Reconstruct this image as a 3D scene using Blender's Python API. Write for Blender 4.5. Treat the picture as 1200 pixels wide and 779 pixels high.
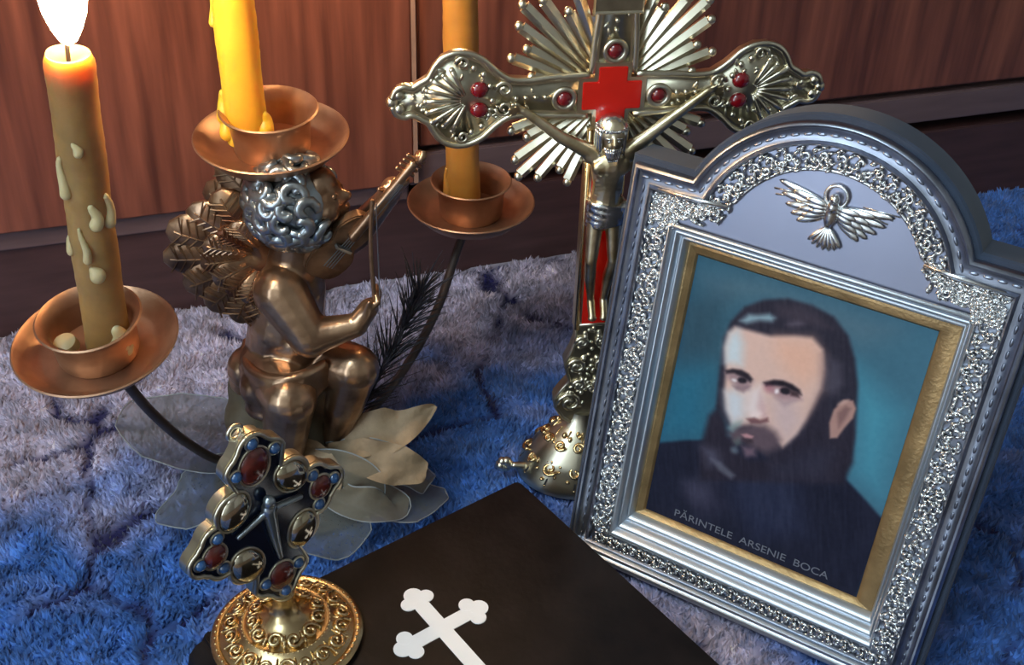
import bpy, bmesh, math, random
import numpy as np
from mathutils import Matrix, Vector
for o in list(bpy.data.objects):
    bpy.data.objects.remove(o, do_unlink=True)
random.seed(7)
RNG = np.random.default_rng(11)
S = 0.01                       # everything below is written in centimetres
SC = bpy.context.scene
COL = SC.collection
PI = math.pi

# ------------------------------------------------------------------ camera
cam_data = bpy.data.cameras.new('camera')
cam = bpy.data.objects.new('camera', cam_data)
COL.objects.link(cam)
cam_data.sensor_width = 36.0
cam_data.lens = 42.0
cam_data.clip_start = 0.02
_R = ((0.99938806, 0.03497858, 0.0), (0.02005066, -0.57287598, 0.81939678), (0.02866134, -0.81889536, -0.57322675))
cam.matrix_world = Matrix(((_R[0][0], -_R[0][1], -_R[0][2], 0.0),
                           (_R[1][0], -_R[1][1], -_R[1][2], 0.0),
                           (_R[2][0], -_R[2][1], -_R[2][2], 0.50),
                           (0, 0, 0, 1)))
SC.camera = cam

# ------------------------------------------------------------------ world, lights, exposure
world = bpy.data.worlds.new('world')
SC.world = world
world.use_nodes = True
bg = world.node_tree.nodes['Background']
bg.inputs['Color'].default_value = (0.55, 0.68, 1.0, 1)
bg.inputs['Strength'].default_value = 0.10

def area_light(name, loc, target, sx, sy, power, color):
    d = bpy.data.lights.new(name, 'AREA')
    d.shape = 'RECTANGLE'; d.size = sx; d.size_y = sy
    d.energy = power; d.color = color
    o = bpy.data.objects.new(name, d); COL.objects.link(o)
    o.location = loc
    o.rotation_euler = (Vector(target) - Vector(loc)).to_track_quat('-Z', 'Y').to_euler()
    return o
area_light('window_daylight', (-1.44, -1.15, 1.06), (0.0, -1.15, 1.06), 1.02, 2.0, 30.0, (0.70, 0.86, 1.0))

LAMP_STRENGTH = 13.0             # diffuser of the added ceiling lamp
FLAME_STRENGTH = 135.0
FLAME_COLOR = (1.0, 0.63, 0.31)
SC.view_settings.view_transform = 'Standard'
SC.view_settings.look = 'None'
SC.view_settings.gamma = 1.0
SC.view_settings.use_curve_mapping = False
SC.view_settings.exposure = 0.15

# ------------------------------------------------------------------ helpers
def srgb(c):
    return tuple(((x / 255.0) / 12.92 if x / 255.0 <= 0.04045 else ((x / 255.0 + 0.055) / 1.055) ** 2.4) for x in c)

def mat(name, col, rough=0.5, metal=0.0, var=0.12, vscale=60.0, bump=0.0, bscale=300.0, sss=0.0, sss_r=(1, .5, .2),
        sss_scale=0.004, coat=0.0, col2=None, sheen=0.0, stretch=(1, 1, 1), rvar=0.0, detail=4.0, spec=0.5, attr=None):
    m = bpy.data.materials.new(name); m.use_nodes = True
    nt = m.node_tree; N = nt.nodes; L = nt.links
    b = N['Principled BSDF']
    tc = N.new('ShaderNodeTexCoord'); mp = N.new('ShaderNodeMapping')
    L.new(tc.outputs['Object'], mp.inputs['Vector'])
    mp.inputs['Scale'].default_value = stretch
    nz = N.new('ShaderNodeTexNoise')
    nz.inputs['Scale'].default_value = vscale; nz.inputs['Detail'].default_value = detail
    L.new(mp.outputs['Vector'], nz.inputs['Vector'])
    if attr:
        a = N.new('ShaderNodeAttribute'); a.attribute_name = attr
        mx = N.new('ShaderNodeMix'); mx.data_type = 'RGBA'; mx.blend_type = 'MULTIPLY'
        mx.inputs['Factor'].default_value = var
        L.new(a.outputs['Color'], mx.inputs['A']); L.new(nz.outputs['Fac'], mx.inputs['B'])
        L.new(mx.outputs['Result'], b.inputs['Base Color'])
    else:
        r = N.new('ShaderNodeValToRGB')
        c1 = tuple(x * (1 - var) for x in col); c2 = tuple(min(1, x * (1 + var)) for x in (col2 or col))
        r.color_ramp.elements[0].position = 0.32; r.color_ramp.elements[1].position = 0.68
        r.color_ramp.elements[0].color = (*c1, 1); r.color_ramp.elements[1].color = (*c2, 1)
        L.new(nz.outputs['Fac'], r.inputs['Fac']); L.new(r.outputs['Color'], b.inputs['Base Color'])
    b.inputs['Roughness'].default_value = rough; b.inputs['Metallic'].default_value = metal
    b.inputs['Specular IOR Level'].default_value = spec
    if rvar:
        mr = N.new('ShaderNodeMapRange')
        mr.inputs['To Min'].default_value = max(0.02, rough - rvar); mr.inputs['To Max'].default_value = min(1, rough + rvar)
        L.new(nz.outputs['Fac'], mr.inputs['Value']); L.new(mr.outputs['Result'], b.inputs['Roughness'])
    if bump:
        n2 = N.new('ShaderNodeTexNoise'); n2.inputs['Scale'].default_value = bscale; n2.inputs['Detail'].default_value = 3
        L.new(mp.outputs['Vector'], n2.inputs['Vector'])
        bp = N.new('ShaderNodeBump'); bp.inputs['Strength'].default_value = bump; bp.inputs['Distance'].default_value = 0.002
        L.new(n2.outputs['Fac'], bp.inputs['Height']); L.new(bp.outputs['Normal'], b.inputs['Normal'])
    if sss:
        b.inputs['Subsurface Weight'].default_value = sss
        b.inputs['Subsurface Radius'].default_value = sss_r
        b.inputs['Subsurface Scale'].default_value = sss_scale
    if coat:
        b.inputs['Coat Weight'].default_value = coat; b.inputs['Coat Roughness'].default_value = 0.12
    if sheen:
        b.inputs['Sheen Weight'].default_value = sheen
    return m

def tag(o, label=None, cat=None, group=None, kind=None):
    if label: o['label'] = label
    if cat: o['category'] = cat
    if group: o['group'] = group
    if kind: o['kind'] = kind
    return o

def thing(name, label, cat, loc=(0, 0, 0), rot=None, group=None):
    o = bpy.data.objects.new(name, None); COL.objects.link(o)
    o.empty_display_size = 0.02
    mw = Matrix.Translation(Vector(loc) * S)
    if rot is not None:
        mw = mw @ rot.to_4x4()
    o.matrix_world = mw
    return tag(o, label, cat, group)

def rotz(deg):
    return Matrix.Rotation(math.radians(deg), 3, 'Z')

def link_mesh(name, me, material, parent=None):
    o = bpy.data.objects.new(name, me); COL.objects.link(o)
    if material and not me.materials:
        me.materials.append(material)
    if parent:
        o.parent = parent
    return o

def smooth(me, angle=40):
    me.polygons.foreach_set('use_smooth', [True] * len(me.polygons))
    if angle:
        me.set_sharp_from_angle(angle=math.radians(angle))
    me.update()

def basis(d):
    d = Vector(d).normalized()
    a = Vector((0, 0, 1)) if abs(d.z) < 0.9 else Vector((1, 0, 0))
    x = a.cross(d).normalized()
    return x, d.cross(x).normalized(), d

class G:
    """collects shapes (in cm) that become ONE mesh"""
    def __init__(s): s.v = []; s.f = []
    def add(s, v, f):
        o = len(s.v)
        s.v += [tuple(p) for p in v]
        s.f += [tuple(i + o for i in q) for q in f]
        return s
    def box(s, x0, x1, y0, y1, z0, z1, M=None):
        v = [Vector((x, y, z)) for x in (x0, x1) for y in (y0, y1) for z in (z0, z1)]
        if M is not None: v = [M @ p for p in v]
        return s.add(v, [(0, 1, 3, 2), (4, 6, 7, 5), (0, 4, 5, 1), (2, 3, 7, 6), (0, 2, 6, 4), (1, 5, 7, 3)])
    def lathe(s, prof, n=48, c=(0, 0, 0), sx=1, sy=1, M=None):
        v = []; f = []
        for r, z in prof:
            for i in range(n):
                a = 2 * PI * i / n
                p = Vector((r * sx * math.cos(a), r * sy * math.sin(a), z))
                if M is not None: p = M @ p
                v.append(p + Vector(c))
        k = len(prof)
        for j in range(k - 1):
            for i in range(n):
                i2 = (i + 1) % n
                f.append((j * n + i, j * n + i2, (j + 1) * n + i2, (j + 1) * n + i))
        f.append(tuple(reversed(range(n)))); f.append(tuple(range((k - 1) * n, k * n)))
        return s.add(v, f)
    def tube(s, path, r, n=8, closed=False, flat=1.0):
        P = [Vector(p) for p in path]; k = len(P)
        rr = r if isinstance(r, (list, tuple)) else [r] * k
        v = []; f = []; prev = None
        for i in range(k):
            if closed: d = P[(i + 1) % k] - P[i - 1]
            else: d = P[min(i + 1, k - 1)] - P[max(i - 1, 0)]
            if d.length < 1e-9: d = Vector((0, 0, 1))
            d.normalize()
            if prev is None: x, y, _ = basis(d)
            else:
                x = prev - d * prev.dot(d)
                x = x.normalized() if x.length > 1e-6 else basis(d)[0]
                y = d.cross(x)
            prev = x
            for j in range(n):
                a = 2 * PI * j / n
                v.append(P[i] + x * math.cos(a) * rr[i] + y * math.sin(a) * rr[i] * flat)
        m = k if closed else k - 1
        for i in range(m):
            for j in range(n):
                j2 = (j + 1) % n; i2 = (i + 1) % k
                f.append((i * n + j, i * n + j2, i2 * n + j2, i2 * n + j))
        if not closed:
            f.append(tuple(reversed(range(n)))); f.append(tuple(range((k - 1) * n, k * n)))
        return s.add(v, f)
    def ball(s, c, r, nu=12, nv=8, M=None):
        if not isinstance(r, (list, tuple)): r = (r, r, r)
        v = []; f = []; c = Vector(c)
        for j in range(1, nv):
            t = PI * j / nv
            for i in range(nu):
                a = 2 * PI * i / nu
                p = Vector((r[0] * math.sin(t) * math.cos(a), r[1] * math.sin(t) * math.sin(a), r[2] * math.cos(t)))
                if M is not None: p = M @ p
                v.append(c + p)
        for e in (1, -1):
            p = Vector((0, 0, r[2] * e))
            if M is not None: p = M @ p
            v.append(c + p)
        nb = (nv - 1) * nu
        for j in range(nv - 2):
            for i in range(nu):
                i2 = (i + 1) % nu
                f.append((j * nu + i, (j + 1) * nu + i, (j + 1) * nu + i2, j * nu + i2))
        for i in range(nu):
            i2 = (i + 1) % nu
            f.append((nb, i, i2)); f.append((nb + 1, (nv - 2) * nu + i2, (nv - 2) * nu + i))
        return s.add(v, f)
    def limb(s, a, b, ra, rb, n=14, k=5):
        a = Vector(a); b = Vector(b)
        path = [a.lerp(b, i / k) for i in range(k + 1)]
        rad = [ra + (rb - ra) * i / k for i in range(k + 1)]
        s.tube(path, rad, n); s.ball(a, ra, 14, 10); s.ball(b, rb, 14, 10)
        return s
    def prism(s, out, y0, y1):
        """outline (x,z) counter-clockwise seen from the front (-y); y0 front, y1 back"""
        n = len(out)
        v = [(x, y0, z) for x, z in out] + [(x, y1, z) for x, z in out]
        f = [tuple(range(n)), tuple(reversed(range(n, 2 * n)))]
        for i in range(n):
            j = (i + 1) % n
            f.append((i, n + i, n + j, j))
        return s.add(v, f)
    def flatprism(s, out, z0, z1):
        n = len(out)
        v = [(x, y, z1) for x, y in out] + [(x, y, z0) for x, y in out]
        f = [tuple(range(n)), tuple(reversed(range(n, 2 * n)))]
        for i in range(n):
            j = (i + 1) % n
            f.append((i, n + i, n + j, j))
        return s.add(v, f)
    def mesh(s, name):
        me = bpy.data.meshes.new(name)
        me.from_pydata([(x * S, y * S, z * S) for x, y, z in s.v], [], s.f)
        me.update()
        return me
    def build(s, name, material, parent=None, angle=40, bevel=0.0, fix=False):
        me = s.mesh(name)
        if fix or bevel:
            bm = bmesh.new(); bm.from_mesh(me)
            if fix: bmesh.ops.recalc_face_normals(bm, faces=bm.faces)
            if bevel:
                ed = [e for e in bm.edges if len(e.link_faces) == 2 and e.calc_face_angle(0) > 0.6]
                bmesh.ops.bevel(bm, geom=ed, offset=bevel * S, segments=2, affect='EDGES', clamp_overlap=True)
            bm.to_mesh(me); bm.free()
        if angle is not None: smooth(me, angle)
        return link_mesh(name, me, material, parent)
    def blob(s, name, material, parent=None, voxel=0.12, it=6, fac=0.5):
        """overlapping shapes fused into one continuous skin"""
        me = s.mesh(name + '_raw')
        o = bpy.data.objects.new(name + '_raw', me); COL.objects.link(o)
        r = o.modifiers.new('r', 'REMESH'); r.mode = 'VOXEL'; r.voxel_size = voxel * S
        q = o.modifiers.new('s', 'SMOOTH'); q.iterations = it; q.factor = fac
        dg = bpy.context.evaluated_depsgraph_get()
        new = bpy.data.meshes.new_from_object(o.evaluated_get(dg))
        bpy.data.objects.remove(o, do_unlink=True); bpy.data.meshes.remove(me)
        new.name = name
        smooth(new, None)
        return link_mesh(name, new, material, parent)

def spline(pts, n=8):
    P = [Vector(p) for p in pts]; out = []
    for i in range(len(P) - 1):
        p0 = P[max(i - 1, 0)]; p1 = P[i]; p2 = P[i + 1]; p3 = P[min(i + 2, len(P) - 1)]
        for k in range(n):
            t = k / n
            out.append(0.5 * ((2 * p1) + (p2 - p0) * t + (2 * p0 - 5 * p1 + 4 * p2 - p3) * t * t + (3 * p1 - p0 - 3 * p2 + p3) * t ** 3))
    out.append(P[-1])
    return out

def noise2(x, y, seed=0):
    """smooth value noise, 0..1"""
    xi = np.floor(x).astype(int); yi = np.floor(y).astype(int)
    def h(a, b):
        n = (a * 374761393 + b * 668265263 + seed * 1442695041) & 0x7fffffff
        n = ((n ^ (n >> 13)) * 1274126177) & 0x7fffffff
        return ((n ^ (n >> 16)) & 0xffff) / 65535.0
    fx = x - xi; fy = y - yi
    fx = fx * fx * (3 - 2 * fx); fy = fy * fy * (3 - 2 * fy)
    return (h(xi, yi) * (1 - fx) + h(xi + 1, yi) * fx) * (1 - fy) + (h(xi, yi + 1) * (1 - fx) + h(xi + 1, yi + 1) * fx) * fy

def fbm(x, y, seed=0, o=3):
    r = 0; a = 0.5; t = 0
    for i in range(o):
        r = r + a * noise2(x * 2 ** i, y * 2 ** i, seed + i); t += a; a *= 0.5
    return r / t

def offset_poly(pts, d):
    """move a counter-clockwise outline inwards by d (mitred)"""
    n = len(pts); out = []
    for i in range(n):
        a = Vector(pts[i - 1]); b = Vector(pts[i]); c = Vector(pts[(i + 1) % n])
        e1 = (b - a).normalized(); e2 = (c - b).normalized()
        n1 = Vector((-e1.y, e1.x)); n2 = Vector((-e2.y, e2.x))
        m = (n1 + n2)
        m = m / max(0.25, m.length_squared) * 2
        out.append((b.x + m.x * d, b.y + m.y * d))
    return out

def loops_mesh(g, rings, closed_ring=True):
    """rings: list of equally long point lists, skinned together"""
    n = len(rings[0]); v = [p for r in rings for p in r]; f = []
    for k in range(len(rings) - 1):
        for i in range(n if closed_ring else n - 1):
            j = (i + 1) % n
            f.append((k * n + i, k * n + j, (k + 1) * n + j, (k + 1) * n + i))
    return g.add(v, f)

# ------------------------------------------------------------------ materials
M = {}
M['wood'] = mat('reddish_brown_wood', srgb((106, 60, 49)), rough=0.36, var=0.34, vscale=26, stretch=(3.2, 3.2, 0.22), col2=srgb((124, 72, 56)), detail=6, rvar=0.06)
M['wood_dark'] = mat('dark_brown_plinth_wood', srgb((74, 50, 50)), rough=0.45, var=0.2, vscale=40, stretch=(0.4, 3, 3))
M['wood_rail'] = mat('mauve_brown_rail', srgb((104, 84, 86)), rough=0.45, var=0.15, vscale=30, stretch=(0.4, 3, 3))
M['wood_edge'] = mat('highlit_wood_edge', srgb((170, 132, 112)), rough=0.5, var=0.15)  # pale tone paints the highlight along the door edge
M['plaster'] = mat('pale_wall_plaster', (0.55, 0.52, 0.48), rough=0.8, var=0.06, vscale=6, bump=0.1)
M['ceil'] = mat('white_ceiling_paint', (0.7, 0.69, 0.66), rough=0.85, var=0.04, vscale=5)
M['floorboard'] = mat('brown_floor', (0.16, 0.10, 0.07), rough=0.55, var=0.2, vscale=20)
M['pile'] = mat('blue_lavender_carpet_pile', (0.1, 0.1, 0.3), rough=0.9, var=0.35, vscale=160, attr='dye', sheen=0.15, spec=0.2)
M['copper'] = mat('brushed_copper', srgb((172, 132, 106)), rough=0.42, metal=0.85, var=0.14, vscale=50, bump=0.12, bscale=160, col2=srgb((184, 144, 116)))
M['copper_dark'] = mat('darkened_copper', srgb((120, 92, 80)), rough=0.42, metal=0.8, var=0.25, vscale=60)
M['bronze'] = mat('aged_bronze', srgb((146, 112, 88)), rough=0.28, metal=0.9, var=0.32, vscale=45, bump=0.15, bscale=120, col2=srgb((176, 144, 116)))
M['bronze_dark'] = mat('dark_patinated_bronze', srgb((108, 80, 62)), rough=0.36, metal=0.75, var=0.4, vscale=60, bump=0.2, bscale=150, col2=srgb((140, 110, 84)))
M['bronze_red'] = mat('reddish_bronze', srgb((132, 74, 50)), rough=0.36, metal=0.75, var=0.4, vscale=60, col2=srgb((120, 96, 72)))
M['pewter'] = mat('grey_pewter', srgb((158, 166, 172)), rough=0.28, metal=0.9, var=0.2, vscale=50)
M['stem'] = mat('dark_metal_stem', srgb((86, 76, 74)), rough=0.45, metal=0.6, var=0.2)
M['stone'] = mat('olive_grey_resin', srgb((92, 84, 66)), rough=0.6, var=0.35, vscale=50, bump=0.3, bscale=90)
M['wax_y'] = mat('flame_lit_yellow_beeswax', (1.0, 0.50, 0.045), rough=0.42, var=0.06, sss=0.7, sss_r=(1, .45, .08), sss_scale=0.012)  # saturated yellow puts the flame's glow into the wax colour
M['wax_o'] = mat('dim_lit_olive_beeswax', srgb((164, 126, 76)), rough=0.45, var=0.16, vscale=70, sss=0.8, sss_r=(1, .6, .25), sss_scale=0.028, bump=0.2, bscale=120)  # olive-brown puts the dim light into the wax colour
M['wax_drip'] = mat('pale_wax_drips', srgb((206, 184, 138)), rough=0.45, var=0.1, sss=0.4, sss_r=(1, .6, .3), sss_scale=0.006)
M['wax_b'] = mat('dim_lit_brown_beeswax', srgb((190, 136, 62)), rough=0.45, var=0.10, sss=0.5, sss_r=(1, .5, .15), sss_scale=0.010)  # brown base colour carries the dim light on this candle
M['wick'] = mat('charred_wick', (0.02, 0.018, 0.02), rough=0.9)
M['silver'] = mat('bright_silver', srgb((214, 214, 214)), rough=0.24, metal=1.0, var=0.08, vscale=40, bump=0.06, bscale=200)
M['silver_rib'] = mat('satin_silver_ribs', srgb((206, 212, 220)), rough=0.40, metal=1.0, var=0.06, vscale=40)
M['boss'] = mat('polished_gilt_silver', srgb((206, 192, 160)), rough=0.12, metal=1.0, var=0.3, vscale=120, col2=srgb((190, 180, 164)))
M['silver_satin'] = mat('satin_silver_sheet', srgb((150, 153, 172)), rough=0.38, metal=1.0, var=0.05, vscale=14)
M['silver_dark'] = mat('darker_silver', srgb((148, 153, 168)), rough=0.34, metal=1.0, var=0.25, vscale=60)  # darker silver for side sheet, outer moulding and bead row
M['brass'] = mat('pale_silvered_brass', srgb((222, 212, 186)), rough=0.28, metal=1.0, var=0.14, vscale=50, col2=srgb((214, 206, 186)))
M['brass_dark'] = mat('dark_old_brass', srgb((176, 168, 148)), rough=0.36, metal=1.0, var=0.3, vscale=70)  # darker brass for lower stem, sunk fields and title plate
M['corpus'] = mat('warm_gilt_brass', srgb((206, 182, 136)), rough=0.30, metal=1.0, var=0.25, vscale=90, col2=srgb((220, 206, 176)))
M['gold'] = mat('yellow_brass', srgb((208, 180, 134)), rough=0.26, metal=1.0, var=0.16, vscale=50)
M['liner'] = mat('gold_liner', srgb((168, 138, 96)), rough=0.42, metal=0.7, var=0.2, vscale=80, bump=0.2, bscale=500)
M['velvet'] = mat('blue_grey_velvet', srgb((46, 56, 74)), rough=0.85, var=0.12, sheen=0.12)
M['red'] = mat('glossy_red_enamel', (0.60, 0.012, 0.006), rough=0.18, var=0.06, coat=0.5)
M['ruby'] = mat('dark_ruby_glass', (0.15, 0.003, 0.007), rough=0.05, var=0.2, coat=1.0)
M['enamel'] = mat('blue_black_enamel', srgb((14, 22, 44)), rough=0.16, var=0.3, coat=0.6)
M['bluegem'] = mat('blue_glass_bead', srgb((40, 80, 128)), rough=0.08, var=0.2, coat=1.0)
M['garnet'] = mat('brown_garnet_cabochon', srgb((96, 36, 30)), rough=0.14, var=0.35, vscale=200, coat=0.8)
M['leather'] = mat('black_book_leather', srgb((22, 19, 21)), rough=0.40, spec=0.16, var=0.3, vscale=50, bump=0.10, bscale=260, rvar=0.05, col2=srgb((27, 22, 22)))
M['paper'] = mat('page_edges', srgb((190, 176, 150)), rough=0.8, var=0.15, vscale=90, stretch=(1, 1, 12))
M['white'] = mat('white_foil', (0.93, 0.94, 0.97), rough=0.4, var=0.02)
M['lace'] = mat('dried_beige_leaf', srgb((150, 126, 98)), rough=0.7, var=0.2, vscale=90, bump=0.4, bscale=200)
M['needle'] = mat('dark_green_needles', srgb((44, 52, 48)), rough=0.6, var=0.4, vscale=120, col2=srgb((70, 70, 84)))
M['print'] = mat('portrait_print', (0.5, 0.5, 0.5), rough=0.6, var=0.04, vscale=30, attr='paint', spec=0.2)
M['ink'] = mat('grey_lettering_ink', srgb((104, 106, 118)), rough=0.5, var=0.06)

def gauze_mat(name, col, alpha):
    m = bpy.data.materials.new(name); m.use_nodes = True
    nt = m.node_tree; N = nt.nodes; L = nt.links
    out = N['Material Output']; b = N['Principled BSDF']
    b.inputs['Base Color'].default_value = (*col, 1); b.inputs['Roughness'].default_value = 0.5
    tl = N.new('ShaderNodeBsdfTranslucent'); tl.inputs['Color'].default_value = (*col, 1)
    tr = N.new('ShaderNodeBsdfTransparent')
    m1 = N.new('ShaderNodeMixShader'); m1.inputs[0].default_value = 0.4
    L.new(b.outputs[0], m1.inputs[1]); L.new(tl.outputs[0], m1.inputs[2])
    m2 = N.new('ShaderNodeMixShader')
    tc = N.new('ShaderNodeTexCoord'); wv = N.new('ShaderNodeTexNoise'); wv.inputs['Scale'].default_value = 500
    L.new(tc.outputs['Object'], wv.inputs['Vector'])
    mr = N.new('ShaderNodeMapRange'); mr.inputs['To Min'].default_value = alpha - 0.05; mr.inputs['To Max'].default_value = alpha + 0.05
    L.new(wv.outputs['Fac'], mr.inputs['Value']); L.new(mr.outputs['Result'], m2.inputs[0])
    L.new(tr.outputs[0], m2.inputs[1]); L.new(m1.outputs[0], m2.inputs[2])
    L.new(m2.outputs[0], out.inputs['Surface'])
    return m
M['gauze'] = gauze_mat('grey_gauze', srgb((132, 135, 134)), 0.58)
M['ribbon'] = gauze_mat('cream_gauze_ribbon', srgb((158, 148, 128)), 0.56)
M['gauze_edge'] = mat('pale_wired_edge', srgb((140, 144, 146)), rough=0.5, var=0.1)

def flame_mat():
    m = bpy.data.materials.new('candle_flame'); m.use_nodes = True
    nt = m.node_tree; N = nt.nodes; L = nt.links
    N.remove(N['Principled BSDF'])
    e = N.new('ShaderNodeEmission')
    e.inputs['Color'].default_value = (*FLAME_COLOR, 1); e.inputs['Strength'].default_value = FLAME_STRENGTH
    L.new(e.outputs[0], N['Material Output'].inputs['Surface'])
    return m
M['flame'] = flame_mat()
M['lamp'] = flame_mat(); M['lamp'].name = 'added_lamp_diffuser'
_e = [n for n in M['lamp'].node_tree.nodes if n.type == 'EMISSION'][0]
_e.inputs['Color'].default_value = (0.72, 0.93, 1.0, 1); _e.inputs['Strength'].default_value = LAMP_STRENGTH

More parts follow.
